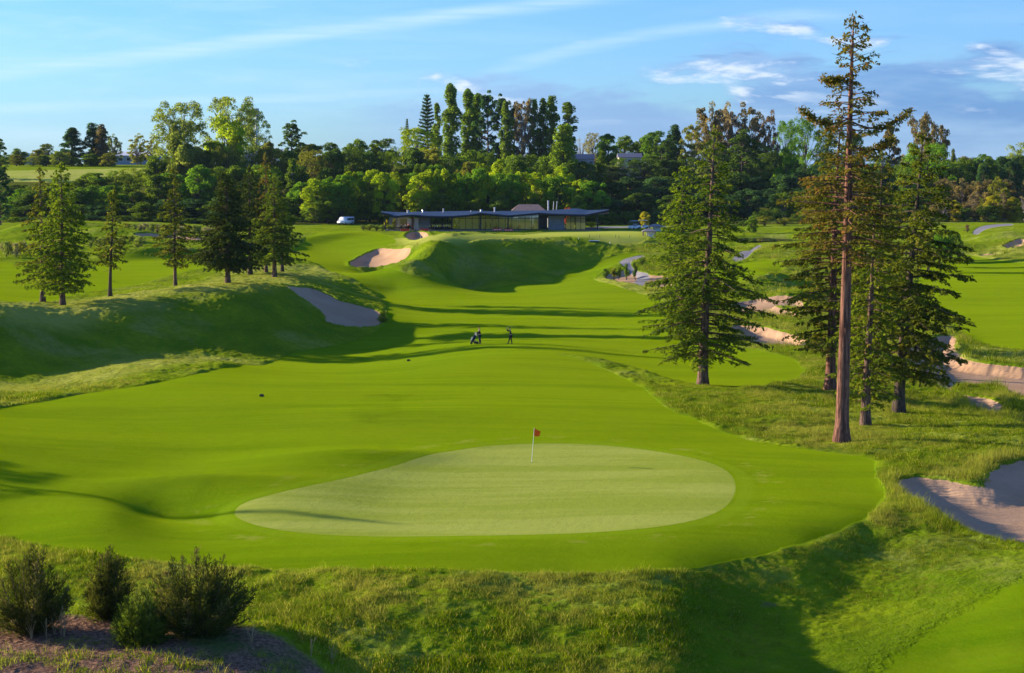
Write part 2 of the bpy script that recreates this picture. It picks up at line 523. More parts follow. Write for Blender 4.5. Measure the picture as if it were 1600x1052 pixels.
# ------------------------------------------------------------------ ground grid
ud = np.linspace(-0.29, 0.29, 800)
us = 0.29 + np.cumsum(np.geomspace(0.002, 0.08, 34))
U = np.concatenate([-us[::-1], ud, us])
vr = [np.geomspace(22, 54, 30)[:-1], np.geomspace(54, 72, 90)[:-1], np.geomspace(72, 450, 600)[:-1], np.geomspace(450, 760, 60)[:-1], np.geomspace(760, 14000, 60)]
VY = np.concatenate(vr)
NU, NV = len(U), len(VY)
GX = U[None, :] * VY[:, None]
GY = np.broadcast_to(VY[:, None], GX.shape).copy()
GZ = base_height(GX, GY)
s_low = sdf_poly(GX, GY, LFAIR)
s_fair = np.maximum.reduce([sdf_poly(GX, GY, p) for p in (FAIRWAY, RFAIR, MIDFAIR)])
s_terr = sdf_poly(GX, GY, TERRACE)
s_green = sdf_poly(GX, GY, GREEN)
s_path = np.maximum.reduce([sdf_poly(GX, GY, p) for p in PATHS])
s_field = sdf_poly(GX, GY, FIELD)
s_mulch = sdf_poly(GX, GY, MULCH)
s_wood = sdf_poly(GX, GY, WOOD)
s_pond = sdf_poly(GX, GY, POND)
s_b = [sdf_poly(GX, GY, p) for p, _, _ in BUNK]
s_sand = np.maximum.reduce(s_b)
s_fair = s_fair
wob = (vnoise(GX * 0.9, GY * 0.5, 11) - 0.5) * 0.5 + (vnoise(GX * 3.1, GY * 1.7, 12) - 0.5) * 0.2
s_sand_w = s_sand + wob
s_fair_w = np.maximum(s_fair + wob * 0.6, s_low * 0.13 - (s_low < -5.9) * 6)
# mown ground is smooth, rough grass is a little higher and lumpy
mown = np.maximum.reduce([s_fair_w, s_terr, s_path])
isrough = sstep(-mown, 0.0, 0.5) * sstep(-s_sand_w, 0.0, 0.6) * sstep(-s_mulch, -0.4, 0.6) * sstep(-s_pond, 0, 1)
near = 1 - sstep(GY, 330, 520)
lump = (vnoise(GX * 0.33, GY * 0.33, 1) - 0.5) * 0.26 + (vnoise(GX * 0.85, GY * 0.85, 2) - 0.5) * 0.16 + (vnoise(GX * 2.1, GY * 2.1, 3) - 0.5) * 0.10 + (vnoise(GX * 4.5, GY * 4.5, 4) - 0.5) * 0.08
lowcut = sstep(GX / GY, 0.07, 0.10) * sstep(-GY, -104, -96)
GZ = GZ + isrough * near * (0.08 * (1 - 0.8 * lowcut) + lump * (1 - 0.35 * lowcut))
swell = (vnoise(GX * 0.06, GY * 0.05, 21) - 0.5) * 0.50 + (vnoise(GX * 0.15, GY * 0.11, 22) - 0.5) * 0.10
GZ = GZ + swell * near * (1 - sstep(s_green, -2, 2) * 0.8)
for (pp, dep, wd), sb in zip(BUNK, s_b):
    sw = sb + wob
    GZ = GZ - dep * sstep(sw, -0.05, wd) + 0.18 * np.exp(-((sw + 0.45) / 0.4) ** 2)
PONDZ = float(np.percentile(base_height(POND[:, 0], POND[:, 1]), 40))
pk = sstep(s_pond, -2.5, -0.1)
GZ = GZ * (1 - pk) + np.minimum(GZ, PONDZ - 0.1) * pk - 0.5 * sstep(s_pond, -0.3, 1.0)
GZ = GZ + 0.06 * (vnoise(GX * 3, GY * 3, 31) - 0.5) * sstep(s_mulch, -1, 0.5) + 0.05 * (vnoise(GX * 8, GY * 8, 33) - 0.5) * sstep(s_mulch, -1, 0.5)
# normals of the whole sheet, shared by all its pieces
du = np.stack([np.gradient(GX, axis=1), np.gradient(GY, axis=1), np.gradient(GZ, axis=1)], -1)
dw = np.stack([np.gradient(GX, axis=0), np.gradient(GY, axis=0), np.gradient(GZ, axis=0)], -1)
GN = np.cross(du, dw)
GN /= np.linalg.norm(GN, axis=-1, keepdims=True) + 1e-12


def ground_z(x, y):
    """height of the finished ground sheet"""
    x = float(x)
    y = float(y)
    i = int(np.clip(np.searchsorted(VY, y) - 1, 0, NV - 2))
    j = int(np.clip(np.searchsorted(U, x / y) - 1, 0, NU - 2))
    f = np.clip((y - VY[i]) / (VY[i + 1] - VY[i]), 0, 1)
    g = np.clip((x / y - U[j]) / (U[j + 1] - U[j]), 0, 1)
    return float((GZ[i, j] * (1 - g) + GZ[i, j + 1] * g) * (1 - f) + (GZ[i + 1, j] * (1 - g) + GZ[i + 1, j + 1] * g) * f)


def ground_z_arr(x, y):
    i = np.clip(np.searchsorted(VY, y) - 1, 0, NV - 2)
    uu = x / y
    j = np.clip(np.searchsorted(U, uu) - 1, 0, NU - 2)
    f = np.clip((y - VY[i]) / (VY[i + 1] - VY[i]), 0, 1)
    g = np.clip((uu - U[j]) / (U[j + 1] - U[j]), 0, 1)
    return (GZ[i, j] * (1 - g) + GZ[i, j + 1] * g) * (1 - f) + (GZ[i + 1, j] * (1 - g) + GZ[i + 1, j + 1] * g) * f


def on_ground(px, py):
    p = cast([(px, py)])[0]
    return Vector((p[0], p[1], ground_z(p[0], p[1])))


def at_dist(px, dist):
    """ground point on the photo column px at a distance"""
    x = (px - 800) / FPX * dist
    return Vector((x, dist, ground_z(x, dist)))


def top_z(py, dist):
    return at_d(800, py, dist)[2]


# ---- ground material
def ground_material():
    mat = bpy.data.materials.new("turf_and_sand")
    mat.use_nodes = True
    t = mat.node_tree
    t.nodes.clear()
    g = NT(t)
    geo = g.n('ShaderNodeNewGeometry')
    P = geo.outputs['Position']

    def attr(nm):
        a = g.n('ShaderNodeAttribute', attribute_name=nm)
        return a.outputs['Fac']
    nbig = g.noise(P, 0.035, 4, 0.6)
    nmid = g.noise(P, 0.16, 5, 0.6)
    nfine = g.noise(P, 1.3, 5, 0.65)
    nvf = g.noise(P, 7.0, 4, 0.7)
    # fairway: slow drifts along the mowing direction
    mowv = g.mapping(P, (0.035, 0.22, 0.0), rot=(0, 0, R(-14)))
    mow = g.noise(mowv, 1.0, 4, 0.6)
    mow2 = g.noise(g.mapping(P, (0.012, 0.09, 0.0), rot=(0, 0, R(12))), 1.0, 3, 0.5)
    fair = g.mix(g.ss(mow, 0.40, 0.60), (0.050, 0.148, 0.0015), (0.125, 0.245, 0.0030))
    fair = g.mix(g.ss(mow2, 0.35, 0.7, 0.0, 0.6), fair, (0.140, 0.250, 0.0040))
    fair = g.mix(g.ss(nbig, 0.42, 0.66, 0.0, 0.45), fair, (0.165, 0.262, 0.0060))
    fair = g.mix(g.ss(g.noise(g.mapping(P, (0.10, 0.55, 0), rot=(0, 0, R(-10))), 1.0, 5, 0.65), 0.42, 0.66, 0.0, 0.45), fair, (0.165, 0.255, 0.0080))
    fair = g.mix(g.ss(nfine, 0.3, 0.75, 0.0, 0.35), fair, (0.060, 0.145, 0.001))
    fair = g.mix(g.ss(nvf, 0.35, 0.70, 0.0, 0.55), fair, (0.140, 0.215, 0.004))
    # rough
    wide = g.noise(g.mapping(P, (0.09, 0.09, 0.02)), 1.0, 5, 0.65)
    rough_c = g.mix(g.ss(nmid, 0.35, 0.65), (0.080, 0.155, 0.003), (0.205, 0.270, 0.006))
    rough_c = g.mix(g.ss(wide, 0.50, 0.68, 0.0, 0.75), rough_c, (0.270, 0.265, 0.070))
    rough_c = g.mix(g.ss(nfine, 0.35, 0.7, 0.0, 0.65), rough_c, (0.075, 0.150, 0.004))
    rough_c = g.mix(g.ss(nvf, 0.45, 0.75, 0.0, 0.5), rough_c, (0.240, 0.260, 0.045))
    # dry, thin grass on the banks of the left and along bunkers; sunlit brightness painted into the left bank top
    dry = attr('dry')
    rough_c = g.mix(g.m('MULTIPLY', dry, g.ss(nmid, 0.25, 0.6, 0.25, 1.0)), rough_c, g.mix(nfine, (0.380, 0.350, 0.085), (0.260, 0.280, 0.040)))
    # dark damp patches and pale worn spots
    sp = g.noise(g.mapping(P, (0.28, 0.20, 0)), 1.0, 6, 0.7)
    fair = g.mix(g.ss(sp, 0.60, 0.74, 0.0, 0.6), fair, (0.040, 0.105, 0.001))
    fair = g.mix(g.ss(sp, 0.40, 0.28, 0.0, 0.5), fair, (0.190, 0.255, 0.014))
    soil = g.m('MULTIPLY', g.ss(g.noise(P, 0.45, 5, 0.7), 0.66, 0.74), 0.6)
    rough_c = g.mix(soil, rough_c, (0.150, 0.105, 0.060))
    # putting green
    gsw = g.noise(g.mapping(P, (0.05, 0.35, 0), rot=(0, 0, R(6))), 1.0, 4, 0.6)
    grn = g.mix(g.ss(gsw, 0.38, 0.62), (0.215, 0.260, 0.042), (0.305, 0.330, 0.072))
    grn = g.mix(g.ss(nvf, 0.3, 0.8, 0, 0.25), grn, (0.190, 0.235, 0.034))
    terr = g.mix(g.ss(nmid, 0.3, 0.7), (0.30, 0.34, 0.06), (0.36, 0.35, 0.075))
    # sand
    rake = g.n('ShaderNodeTexWave', wave_type='RINGS', rings_direction='Z')
    g.link(g.mapping(P, (1, 1, 0)), rake.inputs[0])
    rake.inputs['Scale'].default_value = 0.9
    rake.inputs['Distortion'].default_value = 9.0
    rake.inputs['Detail'].default_value = 2.0
    rake.inputs['Detail Scale'].default_value = 0.35
    sand = g.mix(g.ss(nmid, 0.3, 0.7), (0.46, 0.275, 0.155), (0.54, 0.340, 0.205))
    sand = g.mix(g.ss(nvf, 0.35, 0.8, 0, 0.45), sand, (0.36, 0.205, 0.115))
    sand = g.mix(g.ss(nfine, 0.62, 0.78, 0, 0.5), sand, (0.30, 0.185, 0.12))
    path = g.mix(nfine, (0.26, 0.235, 0.235), (0.33, 0.30, 0.29))
    mulch = g.mix(g.ss(nvf, 0.35, 0.65), (0.090, 0.045, 0.028), (0.30, 0.170, 0.105))
    mulch = g.mix(g.ss(g.noise(P, 22, 3, 0.6), 0.55, 0.7, 0, 0.7), mulch, (0.48, 0.31, 0.20))
    mulch = g.mix(g.ss(nmid, 0.55, 0.68, 0, 0.8), mulch, (0.07, 0.12, 0.02))
    fieldc = g.mix(g.ss(nmid, 0.3, 0.7), (0.30, 0.36, 0.055), (0.42, 0.40, 0.11))

    wobn = g.m('MULTIPLY', g.m('SUBTRACT', g.noise(P, 2.2, 4, 0.6), 0.5), 1.0)
    def mask(nm, wid, amp):
        v = g.m('ADD', attr(nm), g.m('MULTIPLY', wobn, amp))
        return g.ss(v, -wid, wid)
    m_fair = mask('s_fair', 0.12, 0.30)
    m_green = mask('s_green', 0.06, 0.05)
    m_terr = mask('s_terr', 2.5, 2.0)
    m_sand = mask('s_sand', 0.06, 0.45)
    m_path = mask('s_path', 0.1, 0.3)
    m_mul = mask('s_mulch', 0.5, 1.3)
    m_fld = mask('s_field', 1.0, 1.0)
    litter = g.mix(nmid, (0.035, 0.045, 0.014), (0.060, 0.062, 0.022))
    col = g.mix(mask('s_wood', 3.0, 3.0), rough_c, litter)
    col = g.mix(m_fld, col, fieldc)
    col = g.mix(m_terr, col, terr)
    fair = g.mix(1.0, fair, (0.96, 0.92, 0.92), 'MULTIPLY')
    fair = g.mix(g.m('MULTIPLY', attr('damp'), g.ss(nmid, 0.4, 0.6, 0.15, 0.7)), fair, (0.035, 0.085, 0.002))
    col = g.mix(m_fair, col, fair)
    # slightly longer collar round the green
    collar = g.ss(g.m('ABSOLUTE', g.m('ADD', attr('s_green'), 0.6)), 0.7, 0.2)
    col = g.mix(g.m('MULTIPLY', collar, 0.5), col, (0.150, 0.250, 0.010))
    # worn brownish arc beyond the back right of the green
    worn = g.m('MULTIPLY', g.ss(g.m('ABSOLUTE', g.m('ADD', attr('s_green'), 2.1)), 1.2, 0.0), g.ss(g.noise(P, 0.5, 5, 0.7), 0.52, 0.66))
    col = g.mix(g.m('MULTIPLY', worn, 0.5), col, (0.27, 0.26, 0.055))
    col = g.mix(m_green, col, grn)
    col = g.mix(m_mul, col, mulch)
    col = g.mix(m_sand, col, sand)
    col = g.mix(m_path, col, path)
    # relief: blades in the rough, fine nap elsewhere
    smooth = g.m('MAXIMUM', g.m('MAXIMUM', m_fair, m_green), g.m('MAXIMUM', g.m('MAXIMUM', m_sand, m_path), m_terr))
    hb = g.m('ADD', g.m('MULTIPLY', nfine, 0.25), g.m('MULTIPLY', nvf, 0.10))
    hgt = g.m('MULTIPLY', hb, g.ss(smooth, 0, 1, 1.0, 0.22))
    hgt = g.m('ADD', hgt, g.m('MULTIPLY', g.m('MULTIPLY', rake.outputs[0], m_sand), 0.03))
    bump = g.n('ShaderNodeBump')
    bump.inputs['Strength'].default_value = 0.8
    bump.inputs['Distance'].default_value = 1.0
    g.link(hgt, bump.inputs['Height'])
    bs = g.n('ShaderNodeBsdfPrincipled')
    g.link(col, bs.inputs['Base Color'])
    bs.inputs['Roughness'].default_value = 0.9
    bs.inputs['Specular IOR Level'].default_value = 0.0
    g.link(bump.outputs[0], bs.inputs['Normal'])
    # upright grass keeps catching a low sun: sheen on the grass only
    sh = g.m('MULTIPLY', g.m('SUBTRACT', 1.0, g.m('MAXIMUM', m_sand, g.m('MAXIMUM', m_path, m_mul))), 0.12)
    g.link(sh, bs.inputs['Sheen Weight'])
    bs.inputs['Sheen Roughness'].default_value = 0.5
    bs.inputs['Sheen Tint'].default_value = (0.6, 0.7, 0.0, 1)
    out = g.n('ShaderNodeOutputMaterial')
    g.link(bs.outputs[0], out.inputs[0])
    return mat


M_GROUND = ground_material()


def dist_line(px_pts):
    return cast(px_pts)[:, :2]


def near_line(P, x, y, rad):
    out = np.zeros(x.shape)
    for i in range(len(P) - 1):
        ax, ay = P[i]
        bx, by = P[i + 1]
        ex, ey = bx - ax, by - ay
        L = ex * ex + ey * ey + 1e-9
        t = np.clip(((x - ax) * ex + (y - ay) * ey) / L, 0, 1)
        d = np.sqrt((x - ax - t * ex) ** 2 + (y - ay - t * ey) ** 2)
        out = np.maximum(out, 1 - sstep(d, rad * 0.4, rad))
    return out


DRY_SUNLIT = 0.9 * near_line(dist_line([(0,610),(150,585),(300,562)]), GX, GY, 10)
DRY_SUNLIT = np.maximum(DRY_SUNLIT, 0.95 * near_line(dist_line([(40,482),(200,462),(330,447),(480,420)]), GX, GY, 9))  # left bank top: dry grass, with its sunlit brightness painted in
DRY_SUNLIT = np.maximum(DRY_SUNLIT, 0.9 * near_line(dist_line([(1430,565),(1510,545),(1600,562)]), GX, GY, 6))
DRY_SUNLIT = np.maximum(DRY_SUNLIT, 0.8 * near_line(dist_line([(1540,400),(1600,385)]), GX, GY, 9))
DRY_SUNLIT = np.maximum(DRY_SUNLIT, 0.7 * near_line(dist_line([(640,386),(760,372),(860,367)]), GX, GY, 5))
DRY_SUNLIT = np.maximum(DRY_SUNLIT, 0.6 * near_line(dist_line([(930,440),(1000,455),(1060,470),(1120,500)]), GX, GY, 5))
DRY_SUNLIT = np.maximum(DRY_SUNLIT, 0.5 * near_line(dist_line([(1250,620),(1450,680),(1600,690)]), GX, GY, 6))

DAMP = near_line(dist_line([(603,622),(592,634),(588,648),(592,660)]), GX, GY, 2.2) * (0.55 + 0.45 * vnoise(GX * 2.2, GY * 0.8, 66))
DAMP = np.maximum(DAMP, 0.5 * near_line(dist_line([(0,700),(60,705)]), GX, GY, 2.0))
cen = lambda a: 0.25 * (a[:-1, :-1] + a[1:, :-1] + a[:-1, 1:] + a[1:, 1:])
cls = np.zeros((NV - 1, NU - 1), int)                     # 0 rough ground
cls[cen(s_field) > 0] = 5
cls[cen(s_terr) > 0] = 6
cls[cen(s_fair_w) > 0] = 1
cls[cen(s_green) > 0] = 2
cls[cen(s_mulch) > 0] = 4
for bi, sb in enumerate(s_b):
    cls[cen(sb + wob) > 0] = 10 + bi
cls[cen(s_path) > 0] = 3
VALL = np.stack([GX, GY, GZ], -1).reshape(-1, 3)
NALL = GN.reshape(-1, 3)
ATT = {'s_fair': s_fair_w, 's_green': s_green, 's_terr': s_terr, 's_sand': s_sand_w, 's_path': s_path, 's_mulch': s_mulch, 's_field': s_field, 'dry': DRY_SUNLIT, 'damp': DAMP, 's_wood': s_wood}
ii, jj = np.meshgrid(np.arange(NV - 1), np.arange(NU - 1), indexing='ij')
q0 = (ii * NU + jj)
QUADS = np.stack([q0, q0 + 1, q0 + NU + 1, q0 + NU], -1)
names = {0: 'ground', 1: 'fairway', 2: 'putting_green', 3: 'path', 4: 'mulch', 5: 'hill_field', 6: 'lawn'}
for c in np.unique(cls):
    q = QUADS[cls == c]
    used, inv = np.unique(q.ravel(), return_inverse=True)
    me = mesh_np(names.get(int(c), 'sand_bunker'), VALL[used], Fq=inv.reshape(-1, 4), smooth=True)
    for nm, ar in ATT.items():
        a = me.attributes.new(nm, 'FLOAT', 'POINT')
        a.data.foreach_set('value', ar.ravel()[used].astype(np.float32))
    me.normals_split_custom_set_from_vertices(NALL[used].tolist())
    o = link(names.get(int(c), 'sand_bunker'), me, M_GROUND)
    tag(o, kind='structure')

# ------------------------------------------------------------------ foliage and bark materials
def simple_mat(name, col, rough=0.8, spec=0.3, metal=0.0, noise=None, nscale=3.0):
    mat = bpy.data.materials.new(name)
    mat.use_nodes = True
    t = mat.node_tree
    g = NT(t)
    bs = t.nodes['Principled BSDF']
    bs.inputs['Roughness'].default_value = rough
    bs.inputs['Specular IOR Level'].default_value = spec
    bs.inputs['Metallic'].default_value = metal
    tcn = g.n('ShaderNodeTexCoord')
    nz = g.noise(tcn.outputs['Object'], nscale, 4, 0.6)
    c2 = noise if noise else tuple(c * 0.75 for c in col)
    g.link(g.mix(g.ss(nz, 0.3, 0.7), col, c2), bs.inputs['Base Color'])
    return mat


def leaf_mat(name, c_a, c_b, c_c=None, transl=0.45, use_obj=False):
    """two or three leaf colours, varied clump by clump"""
    mat = bpy.data.materials.new(name)
    mat.use_nodes = True
    t = mat.node_tree
    t.nodes.clear()
    g = NT(t)
    tint = g.n('ShaderNodeAttribute', attribute_name='tint').outputs['Fac']
    col = g.mix(g.ss(tint, 0.15, 0.85), c_a, c_b)
    if c_c:
        col = g.mix(g.ss(tint, 0.82, 0.98), col, c_c)
    if use_obj:
        oi = g.n('ShaderNodeObjectInfo')
        col = g.mix(1.0, col, oi.outputs['Color'], 'MULTIPLY')
        hs = g.n('ShaderNodeHueSaturation')
        hs.inputs['Hue'].default_value = 0.5
        g.link(g.m('ADD', 0.82, g.m('MULTIPLY', oi.outputs['Random'], 0.36)), hs.inputs['Value'])
        g.link(col, hs.inputs['Color'])
        col = hs.outputs[0]
    df = g.n('ShaderNodeBsdfDiffuse')
    tr = g.n('ShaderNodeBsdfTranslucent')
    g.link(col, df.inputs[0])
    g.link(g.mix(1.0, col, (1.25, 1.15, 0.55), 'MULTIPLY'), tr.inputs[0])
    mx = g.n('ShaderNodeMixShader')
    mx.inputs[0].default_value = transl
    g.link(df.outputs[0], mx.inputs[1])
    g.link(tr.outputs[0], mx.inputs[2])
    out = g.n('ShaderNodeOutputMaterial')
    g.link(mx.outputs[0], out.inputs[0])
    return mat


def bark_mat(name, c_a, c_b, sx=9.0, sz=0.9):
    mat = bpy.data.materials.new(name)
    mat.use_nodes = True
    t = mat.node_tree
    g = NT(t)
    bs = t.nodes['Principled BSDF']
    bs.inputs['Roughness'].default_value = 0.95
    bs.inputs['Specular IOR Level'].default_value = 0.1
    tcn = g.n('ShaderNodeTexCoord')
    v = g.mapping(tcn.outputs['Object'], (sx, sx, sz))
    n1 = g.noise(v, 1.0, 4, 0.65, 0.4)
    n2 = g.noise(tcn.outputs['Object'], 1.1, 3, 0.6)
    col = g.mix(g.ss(n1, 0.36, 0.62), c_a, c_b)
    col = g.mix(g.ss(n2, 0.45, 0.7, 0, 0.45), col, tuple(c * 0.55 for c in c_b))
    g.link(col, bs.inputs['Base Color'])
    bp = g.n('ShaderNodeBump')
    bp.inputs['Strength'].default_value = 1.0
    bp.inputs['Distance'].default_value = 0.12
    g.link(n1, bp.inputs['Height'])
    g.link(bp.outputs[0], bs.inputs['Normal'])
    return mat


M_SPRUCE = leaf_mat("spruce_needles", (0.085, 0.146, 0.014), (0.183, 0.250, 0.020), (0.268, 0.305, 0.030))
M_DARKSPR = leaf_mat("dark_spruce_needles", (0.040, 0.070, 0.014), (0.085, 0.118, 0.020), (0.15, 0.16, 0.03), 0.35)
M_BRIGHTSPR = leaf_mat("bright_spruce_needles", (0.122, 0.201, 0.012), (0.232, 0.317, 0.018), (0.317, 0.366, 0.030))
M_REDW = leaf_mat("redwood_needles", (0.085, 0.115, 0.014), (0.200, 0.230, 0.022), (0.300, 0.230, 0.050))
M_REDWTOP = leaf_mat("rusty_redwood_needles", (0.110, 0.116, 0.022), (0.207, 0.183, 0.030), (0.366, 0.183, 0.060))
M_REDWGRN = leaf_mat("green_redwood_needles", (0.104, 0.159, 0.014), (0.220, 0.275, 0.018), (0.293, 0.232, 0.040))
M_BARK_RED = bark_mat("red_furrowed_bark", (0.34, 0.160, 0.105), (0.100, 0.045, 0.032), 7.0, 0.5)
M_BARK_SPR = bark_mat("scaly_spruce_bark", (0.27, 0.165, 0.115), (0.080, 0.048, 0.036), 6.0, 1.4)
M_BARK_DK = bark_mat("dark_bark", (0.15, 0.105, 0.075), (0.055, 0.040, 0.032))
M_BARK_PALE = bark_mat("pale_bark", (0.42, 0.35, 0.30), (0.17, 0.13, 0.11))
M_LEAF = leaf_mat("broad_leaves", (0.72, 0.72, 0.72), (1.25, 1.25, 1.2), (1.65, 1.5, 1.2), 0.58, True)

rng = np.random.default_rng(7)


# ------------------------------------------------------------------ geometry helpers
def tube(P, rad, sides=6, cap=True):
    P = np.asarray(P, float)
    rad = np.asarray(rad, float)
    n = len(P)
    T = np.gradient(P, axis=0)
    T /= np.linalg.norm(T, axis=1, keepdims=True) + 1e-9
    up = np.array([0, 0, 1.0]) if abs(T[0, 2]) < 0.9 else np.array([1.0, 0, 0])
    A = np.cross(T, up)
    A /= np.linalg.norm(A, axis=1, keepdims=True) + 1e-9
    B = np.cross(T, A)
    th = np.linspace(0, 2 * math.pi, sides, endpoint=False)
    V = P[:, None] + rad[:, None, None] * (np.cos(th)[None, :, None] * A[:, None] + np.sin(th)[None, :, None] * B[:, None])
    V = V.reshape(-1, 3)
    i = np.arange(n - 1)[:, None] * sides
    j = np.arange(sides)[None]
    j2 = (j + 1) % sides
    F = np.stack([i + j, i + j2, i + sides + j2, i + sides + j], -1).reshape(-1, 4)
    return V, F


class Acc:
    """collects quads of one mesh"""
    def __init__(s):
        s.V, s.F, s.T, s.n = [], [], [], 0

    def add(s, V, F, t=None):
        s.V.append(V)
        s.F.append(F + s.n)
        s.n += len(V)
        if t is not None:
            s.T.append(np.broadcast_to(t, (len(F),)))

    def tube(s, P, rad, sides=6):
        s.add(*tube(P, rad, sides))

    def mesh(s, name, smooth=False):
        return mesh_np(name, np.concatenate(s.V), Fq=np.concatenate(s.F), tint=np.concatenate(s.T) if s.T else None, smooth=smooth)


def unit(v):
    return v / (np.linalg.norm(v, axis=-1, keepdims=True) + 1e-9)


def cards(c, d, nrm, L, W, bend=0.12):
    """pointed leaf / needle-spray shapes: centre, long axis, facing, length, width"""
    d = unit(d)
    s = unit(np.cross(d, nrm))
    n2 = np.cross(s, d)
    L = np.asarray(L)[..., None]
    W = np.asarray(W)[..., None]
    a = c - d * L * 0.5
    b = c + s * W * 0.5 + n2 * L * bend
    e = c + d * L * 0.5
    f = c - s * W * 0.5 + n2 * L * bend
    V = np.stack([a, b, e, f], 1).reshape(-1, 3)
    F = np.arange(len(c) * 4).reshape(-1, 4)
    return V, F


def conifer(seed, H, rb, crown0, prof, nbr, droop=0.12, rise=0.05, step=0.33, spray=0.33, card=(0.42, 0.15), bend=(0, 0), clump=0.0,
            hang=0.25, per=3, bare=0.18, dead=0, sides=10, taper=0.85, gap=None, fill=1.0):
    """trunk with limbs, and crown of needle sprays; prof(t) gives the limb length at relative height t"""
    r = np.random.default_rng(seed)
    tr, cr = Acc(), Acc()
    ts = np.linspace(0, 1, 26)
    ph = r.uniform(0, 6.28, 4)
    wob = 0.004 * H
    cx = bend[0] * ts ** 1.3 + wob * np.sin(ts * 5 + ph[0]) * ts
    cy = bend[1] * ts ** 1.3 + wob * np.sin(ts * 4 + ph[1]) * ts
    P = np.stack([cx, cy, ts * H], 1)
    rad = rb * ((1 - ts) ** taper * 0.93 + 0.03) * (1 + 0.55 * np.exp(-ts * H / 0.55))
    P[0, 2] = -0.5
    tr.tube(P, rad, sides)

    def axis(t):
        return np.array([np.interp(t, ts, P[:, 0]), np.interp(t, ts, P[:, 1]), t * H]), np.interp(t, ts, rad)
    for k in range(nbr):
        f = (k + r.uniform(0, 1)) / nbr
        t = crown0 + (1 - crown0) * (1 - (1 - f) ** 0.92) * 0.995
        az = k * 2.39996 + r.normal(0, 0.35)
        L = prof(t) * r.uniform(0.5, 1.18)
        if gap is not None:
            L *= gap(t, az)
        if L < 0.15:
            continue
        p0, rr = axis(t)
        hd = np.array([math.cos(az), math.sin(az), 0])
        sd = np.array([-math.sin(az), math.cos(az), 0])
        topness = max(0.0, (t - 0.75) / 0.25)
        a = rise + 0.55 * topness + r.normal(0, 0.05)
        b = droop * (1 - topness) + r.normal(0, 0.02)
        cv = r.normal(0, 0.08)
        s = np.linspace(0, 1, 7)
        Q = p0 + hd * L * s[:, None] + sd * (cv * L * s ** 2)[:, None] + np.array([0, 0, 1.0]) * (L * (a * s - b * s ** 1.7 + 0.05 * np.clip(s - 0.7, 0, 1)))[:, None]
        lr = min(rr * 0.45, 0.012 * L + 0.018)
        tr.tube(Q, lr * (1 - 0.85 * s), 4)
        bt = r.uniform(0, 1)
        m = max(2, int(L / step * fill))
        ss = bare + (1 - bare) * (np.arange(m) + r.uniform(0, 1, m)) / m
        if clump > 0:
            ss = ss[np.sin(ss * L * 2.6 + r.uniform(0, 6)) > -1 + clump * r.uniform(0.2, 1.2)]
        if not len(ss):
            continue
        base = np.stack([np.interp(ss, s, Q[:, i]) for i in range(3)], 1)
        side = np.where(r.uniform(0, 1, len(ss)) < 0.5, -1, 1)
        Ls = (spray * L * (1.05 - ss) ** 0.7 + 0.30) * r.uniform(0.6, 1.15, len(ss))
        fw = r.uniform(0.35, 0.9, len(ss))
        D = unit(hd * fw[:, None] + sd * side[:, None] + np.array([0, 0, -1.0]) * r.uniform(0.0, 0.35, len(ss))[:, None])
        nc = np.maximum(2, (Ls / 0.26).astype(int))
        for q in range(int(nc.max())):
            ok = nc > q
            if not ok.any():
                break
            for _ in range(per):
                kk = ok.sum()
                u = (q + r.uniform(0, 1, kk)) / nc[ok]
                c = base[ok] + D[ok] * (Ls[ok] * u)[:, None]
                c[:, 2] -= hang * Ls[ok] * u ** 2 + r.uniform(0, 0.10, kk)
                c += r.normal(0, 0.06, (kk, 3))
                dd = unit(D[ok] + r.normal(0, 0.45, (kk, 3)) + np.array([0, 0, -0.25]))
                nn = unit(np.array([0, 0, 1.0]) + r.normal(0, 0.5, (kk, 3)))
                Lc = card[0] * r.uniform(0.6, 1.3, kk)
                V, F = cards(c, dd, nn, Lc, card[1] * r.uniform(0.7, 1.4, kk))
                cr.add(V, F, np.clip(0.65 * bt + 0.35 * r.uniform(0, 1, kk) + 0.15 * u - 0.05, 0, 1))
    # leader
    top, _ = axis(0.985)
    kk = 40
    c = top + r.normal(0, 1, (kk, 3)) * np.array([0.12, 0.12, 0.35])
    V, F = cards(c, unit(r.normal(0, 0.5, (kk, 3)) + np.array([0, 0, 1.0])), unit(r.normal(0, 1, (kk, 3))), np.full(kk, 0.35), np.full(kk, 0.10))
    cr.add(V, F, r.uniform(0, 1, kk))
    # bare dead stubs below the crown
    for k in range(dead):
        t = r.uniform(crown0 * 0.35, crown0 + 0.25)
        p0, rr = axis(t)
        az = r.uniform(0, 6.28)
        L = r.uniform(0.5, 1.8)
        s = np.linspace(0, 1, 4)
        Q = p0 + np.array([math.cos(az), math.sin(az), 0]) * L * s[:, None] + np.array([0, 0, 1.0]) * (0.10 * L * s - 0.3 * L * s ** 2)[:, None]
        tr.tube(Q, 0.035 * (1 - 0.8 * s), 4)
    return tr, cr


def plant_tree(name, label, cat, loc, tr, cr, m_tr, m_cr, group=None):
    root = empty(name, loc)
    tag(root, label, cat, group)
    link('trunk', tr.mesh('trunk', True), m_tr, root)
    link('crown', cr.mesh('crown'), m_cr, root)
    return root


def height_for(loc, py):
    return top_z(py, loc.y) - loc.z


# ------------------------------------------------------------------ the tall trees on the right
def prof_spruce(Rm, t0=0.12, p=0.85, lowcut=0.25):
    def f(t):
        e = (1 - t) ** p
        lo = min(1.0, 0.55 + (t - t0) / lowcut)
        return Rm * e * lo + 0.25
    return f


def P3(px, py):
    return on_ground(px, py)


# tall slim redwood with a bare trunk
L_ = P3(1315, 690)
H_ = height_for(L_, 25)


